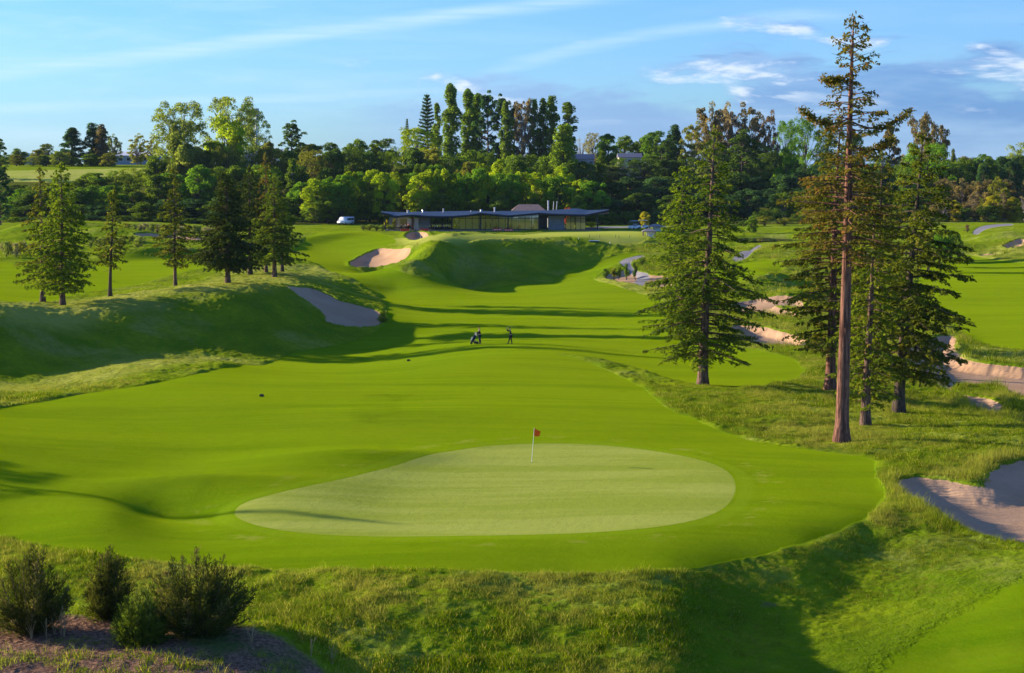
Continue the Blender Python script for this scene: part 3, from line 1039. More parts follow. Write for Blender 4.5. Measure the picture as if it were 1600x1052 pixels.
def prof_tall(t):
    return float(np.interp(t, [0.40, 0.50, 0.60, 0.66, 0.72, 0.76, 0.80, 0.84, 0.90, 0.96, 1.0], [2.2, 4.4, 4.3, 2.6, 2.4, 2.7, 2.3, 1.5, 1.9, 1.2, 0.4]))


def gap_tall(t, az):
    return 0.25 if (0.845 < t < 0.865 or 0.70 < t < 0.725) else 1.0


tr, cr = conifer(11, H_, 0.48, 0.42, prof_tall, 150, droop=0.12, rise=0.06, step=0.26, spray=0.30, card=(0.30, 0.13), bend=(0.45, 0), clump=0.42, hang=0.12, bare=0.30, dead=12, sides=14, per=4, taper=0.72, gap=gap_tall)
# the two long arms that reach out over the sky
for t_, az_, L2, up_ in ((0.765, 3.25, 3.5, 0.10), (0.755, -0.10, 3.9, 0.12), (0.70, 0.15, 2.9, 0.1), (0.865, 3.3, 2.0, -0.1)):
    hd = np.array([math.cos(az_), math.sin(az_), 0])
    s = np.linspace(0, 1, 9)
    p0 = np.array([0.45 * t_ ** 1.3, 0, t_ * H_])
    Q = p0 + hd * (L2 * s)[:, None] + np.array([0, 0, 1.0]) * (L2 * (-0.16 * np.sin(s * 3.1) + up_ * 1.6 * s ** 2))[:, None]
    tr.tube(Q, 0.07 * (1 - 0.8 * s), 5)
    kk = 420
    u = 0.35 + 0.65 * rng.uniform(0, 1, kk) ** 0.8
    c = np.stack([np.interp(u, s, Q[:, i]) for i in range(3)], 1) + rng.normal(0, 1, (kk, 3)) * np.array([0.16, 0.30, 0.13])
    V, F = cards(c, unit(rng.normal(0, 1, (kk, 3)) + hd * 0.5), unit(rng.normal(0, 1, (kk, 3))), rng.uniform(0.2, 0.4, kk), np.full(kk, 0.11))
    cr.add(V, F, rng.uniform(0, 1, kk))
plant_tree('redwood_tree', 'tallest tree in view, slim redwood with a long bare reddish trunk and sparse rusty top', 'tree', L_, tr, cr, M_BARK_RED, M_REDWTOP, 'tall redwoods beside the green')

L_ = P3(1297, 607)
tr, cr = conifer(12, height_for(L_, 182), 0.48, 0.14, lambda t: float(np.interp(t, [0.14, 0.3, 0.5, 0.7, 0.85, 1.0], [4.6, 5.4, 5.0, 3.9, 2.4, 0.4])), 120, droop=0.16, rise=0.08, bend=(0.55, 0), clump=0.45, hang=0.15, dead=10, step=0.24, per=5, card=(0.34, 0.16))
plant_tree('redwood_tree', 'broad olive green redwood close behind the left side of the tallest redwood', 'tree', L_, tr, cr, M_BARK_RED, M_REDW, 'tall redwoods beside the green')

L_ = P3(1352, 668)
tr, cr = conifer(13, height_for(L_, 318), 0.36, 0.10, lambda t: float(np.interp(t, [0.10, 0.3, 0.6, 0.85, 1.0], [1.9, 2.7, 2.7, 2.0, 0.5])), 105, droop=0.20, rise=0.02, bend=(0.5, 0), clump=0.3, hang=0.2, dead=8, step=0.25, per=4, card=(0.36, 0.17))
plant_tree('redwood_tree', 'shorter bright green leafy redwood in front, between the bare trunk and the dark trunk', 'tree', L_, tr, cr, M_BARK_SPR, M_REDWGRN, 'tall redwoods beside the green')

L_ = P3(1404, 645)
tr, cr = conifer(14, height_for(L_, 212), 0.46, 0.12, lambda t: float(np.interp(t, [0.12, 0.25, 0.45, 0.6, 0.8, 1.0], [5.2, 7.0, 6.6, 4.6, 2.9, 0.4])), 125, droop=0.20, rise=0.06, bend=(1.6, 0), clump=0.5, hang=0.18, dead=10, step=0.24, per=5, card=(0.34, 0.16))
plant_tree('redwood_tree', 'wide dark redwood whose low branches reach right over the far bunker', 'tree', L_, tr, cr, M_BARK_DK, M_REDW, 'tall redwoods beside the green')
L_ = P3(1372, 570)
tr, cr = conifer(19, height_for(L_, 235), 0.34, 0.15, lambda t: float(np.interp(t, [0.15, 0.4, 0.7, 1.0], [4.4, 5.0, 3.4, 0.4])), 90, droop=0.16, rise=0.05, clump=0.4, hang=0.15, dead=4, step=0.28, per=4, card=(0.36, 0.17))
plant_tree('redwood_tree', 'hindmost redwood of the right hand clump, filling the gap between its bare and dark trunks', 'tree', L_, tr, cr, M_BARK_SPR, M_REDW, 'tall redwoods beside the green')

# spruce standing by the fairway edge, and the dense one behind it
L_ = P3(1098, 604)
tr, cr = conifer(21, height_for(L_, 203), 0.47, 0.11, lambda t: float(np.interp(t, [0.10, 0.2, 0.38, 0.5, 0.65, 0.8, 0.9, 1.0], [3.6, 5.8, 5.8, 4.5, 3.3, 2.2, 1.3, 0.35])), 150, droop=0.22, rise=0.06, bend=(0.85, 0), clump=0.5, hang=0.22, dead=16, step=0.24, per=5, card=(0.32, 0.14), taper=0.8)
plant_tree('spruce_tree', 'tall pointed spruce with pale lit trunk standing alone at the fairway edge', 'tree', L_, tr, cr, M_BARK_SPR, M_SPRUCE)
L_ = at_dist(1066, 212)
tr, cr = conifer(22, height_for(L_, 262), 0.40, 0.04, lambda t: float(np.interp(t, [0.04, 0.15, 0.4, 0.7, 1.0], [3.2, 4.3, 4.2, 3.0, 0.6])), 150, droop=0.10, rise=0.05, clump=0.1, hang=0.2, step=0.28, per=4, card=(0.38, 0.15))
plant_tree('spruce_tree', 'dense bushy green spruce close behind the left side of the lone tall spruce', 'tree', L_, tr, cr, M_BARK_DK, M_BRIGHTSPR)

# ------------------------------------------------------------------ the trees on the left bank
LEFT = [
 # px, py, top, radius m, crown0, material, bark, bend, n, label, clump, name
 (98, 480, 258, 3.9, 0.10, M_BRIGHTSPR, M_BARK_SPR, (0.1, 0), 130, 'bushy bright green spruce at the front left of the tree bank', 0.15, 'spruce_tree'),
 (67, 474, 262, 3.1, 0.14, M_REDW, M_BARK_SPR, (0.0, 0), 80, 'thin brownish spruce half hidden behind the leftmost bushy spruce of the bank', 0.5, 'spruce_tree'),
 (172, 465, 298, 2.0, 0.28, M_REDW, M_BARK_DK, (0.7, 0), 70, 'small sparse conifer with a bent trunk on the bank', 0.45, 'spruce_tree'),
 (274, 447, 266, 2.6, 0.17, M_REDW, M_BARK_SPR, (0, 0), 105, 'slim upright conifer on the bank, between the bent one and the dark dense one', 0.4, 'spruce_tree'),
 (356, 445, 272, 3.9, 0.13, M_DARKSPR, M_BARK_SPR, (0.0, 0), 150, 'densest and darkest spruce on the bank, with a short thick trunk', 0.0, 'spruce_tree'),
 (391, 430, 262, 3.4, 0.10, M_DARKSPR, M_BARK_DK, (0, 0), 110, 'dark spruce tucked behind the right side of the densest one', 0.1, 'spruce_tree'),
 (429, 433, 278, 3.9, 0.15, M_SPRUCE, M_BARK_SPR, (0.1, 0), 125, 'green spruce at the right end of the bank with long low branches reaching right', 0.25, 'spruce_tree'),
 (416, 428, 244, 2.5, 0.35, M_REDWTOP, M_BARK_SPR, (0, 0), 70, 'tall thin rusty topped conifer behind the right end spruce', 0.5, 'spruce_tree'),
 (441, 427, 312, 2.3, 0.3, M_SPRUCE, M_BARK_DK, (0, 0), 60, 'small low conifer at the far right end of the bank, behind the right end spruce', 0.2, 'spruce_tree'),
]
for i, (px, py, top, Rm, c0, ml, mb, bd, nb_, lab, cl, nm) in enumerate(LEFT):
    L_ = P3(px, py)
    tr, cr = conifer(40 + i, height_for(L_, top), 0.24 if Rm < 3 else 0.32, c0, prof_spruce(Rm * 1.42, c0, 0.8, 0.2), int(nb_ * 1.15), droop=0.14, rise=0.05, bend=bd, clump=cl, hang=0.30, dead=5, step=0.30, per=5, card=(0.36, 0.17), sides=8)
    plant_tree(nm, lab, 'tree', L_, tr, cr, mb, ml, 'conifers on the left bank')

# conifer left of the picture whose narrow shadow crosses the green
L_ = Vector((-81, 128.5, ground_z(-38, 130)))
tr, cr = conifer(60, 20.0, 0.3, 0.1, lambda t: float(np.interp(t, [0.1, 0.6, 0.72, 0.76, 1.0], [5.5, 6.0, 5.6, 0.5, 0.3])), 90, step=0.3, per=3)
plant_tree('spruce_tree', 'slender spruce outside the left edge that throws the thin shadow over the green', 'tree', L_, tr, cr, M_BARK_DK, M_SPRUCE)

# ------------------------------------------------------------------ broadleaf and other far trees, unit height, shared meshes
def ico_dirs(r, n):
    return unit(r.normal(0, 1, (n, 3)))


def blob_leaves(cr, r, c, rad, n, flat=1.0, size=0.032, up=0.25):
    d = ico_dirs(r, n)
    d[:, 2] = np.where(d[:, 2] < -0.35, -d[:, 2], d[:, 2])
    rr = rad * (0.45 + 0.6 * r.uniform(0, 1, n) ** 0.5)
    p = c + d * rr[:, None] * np.array([1, 1, flat])
    nrm = unit(d + r.normal(0, 0.95, (n, 3)) + np.array([0, 0, up]))
    ax = unit(np.cross(nrm, r.normal(0, 1, (n, 3))))
    V, F = cards(p, ax, nrm, size * r.uniform(0.7, 1.5, n), size * r.uniform(0.5, 0.95, n), 0.08)
    bt = r.uniform(0, 1)
    cr.add(V, F, np.clip(0.6 * bt + 0.4 * r.uniform(0, 1, n), 0, 1))


def far_tree(kind, seed):
    r = np.random.default_rng(seed)
    tr, cr = Acc(), Acc()
    s5 = np.linspace(0, 1, 6)

    def limb(p0, p1, r0, sag=0.0):
        Q = p0 + (p1 - p0) * s5[:, None]
        Q[:, 2] += sag * np.sin(s5 * math.pi)
        tr.tube(Q, r0 * (1 - 0.75 * s5), 5)
    Z = np.array([0, 0, 1.0])
    if kind == 'round':
        tr.tube(np.array([[0, 0, -0.03], [0.01, 0, 0.2], [0, 0.01, 0.45], [0.01, 0, 0.7]]), [0.024, 0.02, 0.014, 0.005], 6)
        for k in range(52):
            a, h = r.uniform(0, 6.28), r.uniform(0.05, 0.92)
            rm = 0.34 * math.sqrt(max(0.12, 1 - ((h - 0.45) / 0.52) ** 2))
            q = rm * r.uniform(0.35, 1.0)
            c = np.array([q * math.cos(a), q * math.sin(a), h])
            limb(np.array([0, 0, h * 0.55]), c, 0.008)
            blob_leaves(cr, r, c, r.uniform(0.08, 0.14), 180, 0.9, 0.036)
    elif kind == 'airy':
        tr.tube(np.array([[0, 0, -0.03], [0.01, 0, 0.2], [0, 0.01, 0.45], [0.01, 0, 0.75]]), [0.022, 0.018, 0.012, 0.005], 6)
        for k in range(110):
            a, h = r.uniform(0, 6.28), r.uniform(0.10, 0.96)
            rm = 0.36 * math.sqrt(max(0.08, 1 - ((h - 0.55) / 0.47) ** 2))
            q = rm * math.sqrt(r.uniform(0.05, 1.0)) * r.uniform(0.85, 1.12)
            c = np.array([q * math.cos(a), q * math.sin(a), h])
            if k % 2:
                limb(np.array([0.1 * c[0], 0.1 * c[1], h * 0.6]), c, 0.006)
            blob_leaves(cr, r, c, r.uniform(0.04, 0.085), 85, 1.0, 0.021)
    elif kind == 'locust':
        for k in range(3):
            a = r.uniform(0, 6.28)
            limb(np.array([0, 0, -0.03]), np.array([0.15 * math.cos(a), 0.15 * math.sin(a), 0.75]), 0.02)
        for k in range(50):
            a, h = r.uniform(0, 6.28), r.uniform(0.10, 0.97) ** 0.8
            rm = 0.42 * math.sqrt(max(0.08, 1 - ((h - 0.55) / 0.55) ** 2))
            q = rm * r.uniform(0.25, 1.0)
            c = np.array([q * math.cos(a), q * math.sin(a), h])
            limb(np.array([0.3 * c[0], 0.3 * c[1], h * 0.6]), c, 0.007)
            blob_leaves(cr, r, c, r.uniform(0.08, 0.14), 180, 0.8, 0.036, 0.4)
    elif kind == 'poplar':
        tr.tube(np.array([[0, 0, -0.03], [0, 0, 0.3], [0, 0, 0.95]]), [0.016, 0.012, 0.002], 6)
        for k in range(70):
            h = r.uniform(0.04, 0.96)
            rm = 0.08 * math.sin(math.pi * min(1, (h + 0.12) / 1.12) ** 1.15) ** 0.6
            a = r.uniform(0, 6.28)
            q = rm * r.uniform(0.2, 1.0)
            c = np.array([q * math.cos(a), q * math.sin(a), h])
            limb(np.array([0, 0, h - 0.1]), c, 0.004)
            blob_leaves(cr, r, c, r.uniform(0.025, 0.042), 110, 2.1, 0.022)
    elif kind == 'cone':
        tr.tube(np.array([[0, 0, -0.03], [0, 0, 0.3], [0, 0, 0.97]]), [0.02, 0.015, 0.002], 6)
        for k in range(110):
            h = 1 - r.uniform(0.03, 0.98) ** 0.75
            rm = 0.20 * (1 - h) ** 0.8 * min(1, 0.55 + h * 2)
            a = r.uniform(0, 6.28)
            q = rm * r.uniform(0.4, 1.0)
            c = np.array([q * math.cos(a), q * math.sin(a), h])
            limb(np.array([0, 0, max(0, h - 0.03)]), c, 0.004)
            blob_leaves(cr, r, c, r.uniform(0.03, 0.06), 100, 1.3, 0.022)
    elif kind == 'gum':
        tr.tube(np.array([[0, 0, -0.03], [0.02, 0, 0.25], [0, 0.02, 0.5]]), [0.026, 0.02, 0.014], 6)
        for k in range(48):
            a, h = r.uniform(0, 6.28), r.uniform(0.12, 0.95)
            rm = 0.36 * math.sqrt(max(0.08, 1 - ((h - 0.55) / 0.5) ** 2))
            q = rm * r.uniform(0.45, 1.0)
            c = np.array([q * math.cos(a), q * math.sin(a), h])
            limb(np.array([0.15 * c[0], 0.15 * c[1], h * 0.5]), c, 0.010, 0.02)
            for _ in range(3):
                blob_leaves(cr, r, c + r.normal(0, 0.045, 3), r.uniform(0.045, 0.08), 70, 0.85, 0.028)
    elif kind == 'pine':
        tr.tube(np.array([[0, 0, -0.03], [0.02, 0, 0.4], [0.0, 0.02, 0.9]]), [0.026, 0.018, 0.006], 6)
        for k in range(48):
            h = r.uniform(0.08, 0.95)
            rm = float(np.interp(h, [0.2, 0.45, 0.7, 0.97], [0.26, 0.33, 0.26, 0.08]))
            a = r.uniform(0, 6.28)
            q = rm * r.uniform(0.4, 1.05)
            c = np.array([q * math.cos(a), q * math.sin(a), h + 0.03])
            limb(np.array([0, 0, h - 0.06]), c, 0.010, -0.02)
            for _ in range(2):
                blob_leaves(cr, r, c + r.normal(0, 0.035, 3), r.uniform(0.05, 0.085), 100, 0.5, 0.026)
    elif kind == 'tiered':
        tr.tube(np.array([[0, 0, -0.03], [0, 0, 0.5], [0, 0, 1.0]]), [0.02, 0.012, 0.002], 6)
        for lv in range(19):
            h = 0.12 + 0.86 * lv / 19
            rm = 0.25 * (1 - h) ** 0.75 + 0.01
            for b in range(6):
                a = b * 1.047 + lv * 0.5 + r.normal(0, 0.1)
                p1 = np.array([rm * math.cos(a), rm * math.sin(a), h + 0.03])
                limb(np.array([0, 0, h]), p1, 0.005, -0.01)
                n = int(16 + 90 * rm / 0.25)
                u = r.uniform(0.15, 1, n)
                c = p1 * u[:, None] * np.array([1, 1, 0]) + np.array([0, 0, 1.0]) * (h + 0.03 * u)[:, None] + r.normal(0, 0.007, (n, 3))
                V, F = cards(c, unit(np.array([math.cos(a), math.sin(a), 0.3]) + r.normal(0, 0.5, (n, 3))), unit(Z + r.normal(0, 0.5, (n, 3))), np.full(n, 0.03), np.full(n, 0.012))
                cr.add(V, F, r.uniform(0, 1, n))
    elif kind == 'shrub':
        for k in range(22):
            a, h = r.uniform(0, 6.28), r.uniform(0.15, 0.8)
            rm = 0.55 * math.sqrt(max(0.1, 1 - ((h - 0.3) / 0.7) ** 2))
            q = rm * r.uniform(0.1, 1.0)
            c = np.array([q * math.cos(a), q * math.sin(a), h])
            limb(np.array([0, 0, -0.05]), c, 0.012)
            blob_leaves(cr, r, c, r.uniform(0.14, 0.24), 90, 0.85, 0.07)
    elif kind == 'bare':
        for k in range(26):
            a, h = r.uniform(0, 6.28), r.uniform(0.5, 0.98)
            q = 0.33 * math.sqrt(max(0.1, 1 - ((h - 0.65) / 0.4) ** 2)) * r.uniform(0.3, 1)
            c = np.array([q * math.cos(a), q * math.sin(a), h])
            limb(np.array([0, 0, 0.2 * h]), c, 0.011, 0.02)
            blob_leaves(cr, r, c, r.uniform(0.04, 0.08), 28, 1.0, 0.022)
        tr.tube(np.array([[0, 0, -0.03], [0, 0, 0.2], [0, 0, 0.5]]), [0.022, 0.018, 0.01], 6)
    return tr.mesh('trunk', True), cr.mesh('crown')


HALF = {'airy': 0.42, 'round': 0.40, 'locust': 0.48, 'poplar': 0.115, 'cone': 0.20, 'gum': 0.40, 'pine': 0.36, 'tiered': 0.24, 'shrub': 0.68, 'bare': 0.36}
LIB = {}
for ki, kind in enumerate(HALF):
    LIB[kind] = [far_tree(kind, 500 + 17 * ki + v) for v in range(2 if kind in ('tiered', 'bare') else 3)]
    for a, b in LIB[kind]:
        a.materials.append(M_BARK_PALE if kind in ('gum', 'poplar', 'bare') else M_BARK_DK)
        b.materials.append(M_LEAF)

COLR = {  # leaf colours
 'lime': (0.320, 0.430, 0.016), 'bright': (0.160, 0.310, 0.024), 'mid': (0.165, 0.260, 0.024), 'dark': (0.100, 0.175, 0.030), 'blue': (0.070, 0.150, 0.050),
 'olive': (0.250, 0.270, 0.040), 'pale': (0.250, 0.320, 0.060), 'brown': (0.240, 0.200, 0.090), 'pink': (0.290, 0.240, 0.150), 'grey': (0.300, 0.300, 0.180),
 'red': (0.600, 0.130, 0.025), 'purple': (0.210, 0.150, 0.095), 'yellow': (0.460, 0.440, 0.030), 'sage': (0.200, 0.255, 0.070), 'poplar': (0.190, 0.290, 0.030),
}
_tk = [0]


LABN = []


def far(name, label, cat, kind, px, dist, top, width, colr, group=None, base=None, turn=None):
    """a tree at photo column px and the given distance, its top at photo row top and its crown width photo pixels wide"""
    _tk[0] += 1
    r = random.Random(_tk[0] * 7 + 3)
    L_ = at_dist(px, dist)
    H = max(top_z(top, dist) - L_.z, 1.3)
    if base is not None:
        pass
    if kind in ('poplar', 'cone'):
        width *= 1.2
    wd = width / FPX * dist
    root = empty(name, L_, r.uniform(0, 6.28) if turn is None else turn)
    sxy = wd * 0.5 / HALF[kind]
    root.scale = (sxy, sxy, H)
    tag(root, label, cat, group)
    a, b = LIB[kind][r.randrange(len(LIB[kind]))]
    ot = bpy.data.objects.new('trunk', a)
    oc = bpy.data.objects.new('crown', b)
    c = COLR[colr]
    oc.color = (c[0], c[1], c[2], 1)
    for o in (ot, oc):
        COL.objects.link(o)
        o.parent = root
    return root


# ---- individual trees on the skyline, left to right
SKY_TREES = [
 ('pine', 4, 560, 218, 34, 'dark', 'dark pine cut by the left edge on the skyline'),
 ('round', 34, 640, 232, 30, 'mid', 'small green tree left of the grey shed on the hill'),
 ('round', 62, 650, 234, 24, 'olive', 'small olive tree in front of the grey shed on the hill'),
 ('gum', 78, 655, 226, 34, 'sage', 'grey green open tree just right of the grey shed'),
 ('round', 96, 630, 236, 32, 'pale', 'pale yellowish low tree left of the dark skyline pair'),
 ('cone', 116, 640, 197, 42, 'blue', 'left dark cypress of the skyline pair, with a rounded top'),
 ('cone', 149, 640, 190, 40, 'blue', 'middle dark cypress of the skyline pair, the tallest of it'),
 ('cone', 163, 636, 192, 30, 'brown', 'reddish dark pointed cypress on the right of the skyline pair'),
 ('gum', 181, 660, 213, 26, 'sage', 'thin open tree just right of the dark cypress pair'),
 ('gum', 217, 665, 212, 34, 'olive', 'open olive tree above the white factory roof'),
 ('gum', 240, 660, 214, 28, 'olive', 'small open tree at the right end of the white factory roof'),
 ('airy', 284, 560, 157, 102, 'pale', 'big airy tree with open crown, left of the two giants by the radio mast'),
 ('round', 288, 520, 192, 70, 'pale', 'yellow green tree in front of the left giant tree'),
 ('airy', 366, 570, 149, 100, 'pale', 'big airy tree with the highest top left of the radio mast'),
 ('round', 356, 525, 185, 78, 'lime', 'lime tree in front of the giant by the radio mast'),
 ('airy', 400, 600, 172, 56, 'mid', 'darker open tree directly behind the radio mast'),
 ('round', 424, 590, 222, 28, 'olive', 'small olive tree just right of the radio mast'),
 ('pine', 458, 580, 190, 48, 'dark', 'lone dark pine with leaning top right of the radio mast'),
 ('round', 490, 560, 226, 56, 'olive', 'olive tree right of the lone dark pine'),
 ('round', 520, 580, 224, 48, 'mid', 'green skyline tree, first of three between the lone dark pine and the big lime tree'),
 ('round', 556, 570, 218, 54, 'mid', 'green skyline tree, second of three between the lone dark pine and the big lime tree'),
 ('round', 600, 575, 218, 60, 'mid', 'green skyline tree, third of three between the lone dark pine and the big lime tree'),
 ('tiered', 637, 640, 184, 15, 'dark', 'small dark pointed tree left of the tiered one'),
 ('tiered', 668, 620, 145, 44, 'blue', 'tall dark tiered pine with level branches and sharp top'),
 ('airy', 652, 545, 200, 92, 'lime', 'big lime green tree in front of the tiered pine'),
 ('poplar', 684, 610, 163, 17, 'poplar', 'thin short poplar between the tiered pine and the tallest poplar'),
 ('poplar', 705, 600, 133, 32, 'poplar', 'tallest poplar on the skyline'),
 ('poplar', 732, 610, 141, 29, 'mid', 'second tallest poplar, just right of the tallest'),
 ('poplar', 745, 615, 148, 28, 'mid', 'dark green poplar with blunt top right of the two tallest'),
 ('pine', 762, 600, 149, 46, 'blue', 'dark pine with bare limbs and the highest top of the middle pines'),
 ('pine', 784, 605, 154, 40, 'blue', 'dark pine with bare limbs, right of the highest one'),
 ('poplar', 792, 590, 160, 26, 'poplar', 'light green poplar in front of the dark pines'),
 ('pine', 804, 605, 166, 34, 'dark', 'narrow dark pine left of the pinkish tree'),
 ('gum', 817, 600, 160, 38, 'pink', 'pinkish grey tree among the skyline poplars'),
 ('poplar', 834, 600, 157, 20, 'poplar', 'slim poplar just right of the pinkish tree'),
 ('poplar', 848, 600, 156, 22, 'mid', 'left one of the close poplar pair'),
 ('poplar', 862, 598, 152, 26, 'mid', 'right, taller one of the close poplar pair'),
 ('poplar', 887, 590, 162, 30, 'poplar', 'pointed poplar top behind the wide poplar'),
 ('cone', 880, 500, 190, 58, 'poplar', 'wide cone shaped poplar standing forward of the skyline row'),
 ('bare', 907, 620, 215, 24, 'grey', 'nearly bare tree above the blue hill house'),
 ('airy', 926, 610, 207, 36, 'grey', 'pale grey tree behind the blue hill house'),
 ('round', 950, 600, 210, 40, 'bright', 'bright green rounded tree between the two hill houses'),
 ('round', 975, 620, 212, 44, 'mid', 'darker green tree behind the grey roofed hill house'),
 ('round', 998, 625, 216, 36, 'mid', 'low green tree behind the right end of the grey roofed hill house'),
 ('round', 1024, 610, 206, 56, 'bright', 'broad bright green tree right of the grey roofed hill house'),
 ('cone', 1052, 590, 192, 40, 'blue', 'dark pointed cypress right of the bright green trees'),
 ('pine', 1034, 560, 214, 56, 'dark', 'dark olive pine in front of the pointed cypress'),
 ('poplar', 940, 500, 238, 22, 'poplar', 'short slim poplar standing alone below the hill houses'),
 ('gum', 1082, 560, 196, 46, 'olive', 'olive gum tree at the left of the brown gum clump'),
 ('gum', 1108, 570, 170, 60, 'brown', 'left tall gum of the brown topped clump'),
 ('gum', 1140, 575, 171, 58, 'pink', 'middle tall gum of the brown topped clump'),
 ('gum', 1168, 572, 170, 58, 'brown', 'right tall gum of the brown topped clump'),
 ('gum', 1196, 575, 182, 44, 'purple', 'reddish gum sloping down at the right of the brown clump'),
 ('pine', 1160, 520, 206, 84, 'dark', 'big dark pine in front of the brown gum clump'),
 ('pine', 1108, 510, 226, 70, 'sage', 'grey green pine behind the top of the lone spruce'),
 ('airy', 1226, 640, 186, 48, 'bright', 'soft green skyline tree, left of three near the tallest redwood'),
 ('airy', 1256, 650, 182, 56, 'bright', 'soft green skyline tree, middle of three near the tallest redwood'),
 ('airy', 1290, 650, 184, 50, 'mid', 'soft green skyline tree, right of three near the tallest redwood'),
 ('round', 1226, 520, 232, 40, 'bright', 'small vivid green tree left of the redwoods'),
 ('round', 1334, 600, 206, 44, 'mid', 'green tree seen between the redwood crowns'),
 ('pine', 1388, 560, 198, 44, 'brown', 'brownish green rounded tree right of the tallest redwood trunk'),
 ('gum', 1434, 580, 184, 56, 'brown', 'tall brown gum on the right skyline'),
 ('gum', 1462, 585, 198, 40, 'brown', 'darker gum on the right shoulder of the tall brown gum'),
 ('airy', 1446, 500, 222, 90, 'bright', 'large soft green tree in front of the tall brown gum'),
 ('cone', 1487, 620, 230, 16, 'sage', 'tiny pointed tree at the right foot of the large soft green tree'),
 ('round', 1506, 640, 246, 44, 'brown', 'brown olive round tree on the low right skyline'),
 ('round', 1537, 600, 243, 50, 'bright', 'soft green tree on the low right skyline'),
 ('round', 1566, 620, 246, 36, 'mid', 'green tree between the soft green one and the pale one at the right edge'),
 ('airy', 1596, 600, 222, 70, 'pale', 'pale olive tree at the right edge of the skyline'),
 ('round', 1532, 520, 256, 34, 'blue', 'left dark round tree of the right hand pair'),
 ('round', 1578, 520, 250, 44, 'blue', 'right dark round tree of the right hand pair'),
 ('pine', 2, 420, 262, 46, 'blue', 'dark heavy cypress filling the left edge below the hill field'),
 ('round', 1008, 425, 331, 20, 'yellow', 'small yellow green tree on the lawn beside the cart shelter'),
 ('round', 1174, 400, 338, 22, 'mid', 'small tree on the far bank of the pond'),
 ('poplar', 458, 470, 250, 22, 'poplar', 'slim pale poplar rising from the wood right of the radio mast'),
 ('shrub', 885, 412, 320, 18, 'red', 'orange red shrub showing above the clubhouse roof'),
 ('shrub', 924, 418, 347, 26, 'yellow', 'yellow shrub at the right end of the clubhouse'),
 ('shrub', 1511, 400, 350, 10, 'purple', 'dark red shrub left of the right hand path'),
 ('shrub', 1008, 470, 350, 30, 'dark', 'dark shrub behind the small yellow green tree'),
 ('shrub', 604, 398, 341, 9, 'yellow', 'left small upright shrub by the left end of the clubhouse'),
 ('shrub', 616, 398, 341, 9, 'olive', 'right small upright shrub by the left end of the clubhouse'),
]
NMS = {'airy': 'broadleaf_tree', 'pine': 'pine_tree', 'round': 'broadleaf_tree', 'gum': 'gum_tree', 'cone': 'cypress_tree', 'poplar': 'poplar_tree', 'tiered': 'tiered_pine_tree', 'bare': 'bare_tree', 'locust': 'locust_tree', 'shrub': 'shrub'}
for kind, px, dist, top, wd, colr, lab in SKY_TREES:
    nm = NMS[kind]
    if kind == 'cone' and 'poplar' in lab:
        nm = 'poplar_tree'
    far(nm, lab, 'shrub' if kind == 'shrub' else 'tree', kind, px, dist, top, wd, colr)

ORD = ['first', 'second', 'third', 'fourth', 'fifth', 'sixth', 'seventh', 'eighth', 'ninth', 'tenth', 'eleventh', 'twelfth', 'thirteenth', 'fourteenth',
       'fifteenth', 'sixteenth', 'seventeenth', 'eighteenth', 'nineteenth', 'twentieth', 'twenty-first', 'twenty-second', 'twenty-third', 'twenty-fourth', 'twenty-fifth', 'twenty-sixth', 'twenty-seventh', 'twenty-eighth']


def row(kinds, x0, x1, n, dist, top, width, cols, what, group, jit=0.3, name=None, tj=5, dj=8, cat='tree'):
    r = random.Random(int(x0 * 3 + dist))
    for i in range(n):
        px = x0 + (x1 - x0) * (i + 0.5) / n + r.uniform(-jit, jit) * (x1 - x0) / n
        tp = np.interp(px, [a for a, b in top], [b for a, b in top]) if isinstance(top, list) else top
        k = r.choice(kinds)
        far(name or NMS[k], what % (ORD[i]), cat, k, px, dist + r.uniform(-dj, dj), tp + r.uniform(-tj, tj), width * r.uniform(0.8, 1.25), r.choice(cols), group)


row(['locust', 'locust', 'round'], 470, 935, 26, 454, [(470, 292), (500, 280), (560, 270), (700, 268), (830, 272), (935, 290)], 52, ['lime', 'lime', 'bright'], 'lime green tree, %s from the left in the row behind the clubhouse', 'lime green trees in the row behind the clubhouse', tj=4)
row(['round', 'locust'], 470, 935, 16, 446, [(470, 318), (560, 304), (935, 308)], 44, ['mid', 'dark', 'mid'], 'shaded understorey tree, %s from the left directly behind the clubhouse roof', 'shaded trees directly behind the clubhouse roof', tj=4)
row(['round', 'airy', 'round'], 470, 930, 15, 505, [(470, 236), (620, 232), (760, 238), (930, 258)], 60, ['mid', 'dark', 'olive', 'mid'], 'green tree, %s from the left on the slope above the lime green row', 'trees on the slope above the lime green row')
row(['round', 'locust'], 640, 900, 8, 475, [(640, 262), (760, 252), (900, 262)], 46, ['lime', 'mid', 'olive', 'bright'], 'yellow green tree, %s from the left just above the lime green row', 'yellow green trees just above the lime row')
row(['round', 'airy', 'locust'], 18, 470, 15, 520, [(18, 292), (120, 284), (230, 258), (290, 224), (470, 236)], 58, ['mid', 'olive', 'lime', 'mid'], 'mixed green tree, %s from the left at the top of the left wood', 'trees at the top of the left wood')
row(['round'], 18, 470, 15, 480, [(18, 300), (230, 288), (300, 256), (470, 262)], 60, ['mid', 'dark', 'mid', 'bright'], 'green tree, %s from the left in the middle of the left wood', 'trees in the middle of the left wood')
row(['round'], 18, 480, 14, 452, [(18, 322), (230, 312), (480, 308)], 62, ['dark', 'blue', 'mid'], 'dark low tree, %s from the left at the foot of the left wood', 'dark trees at the foot of the left wood', tj=6)
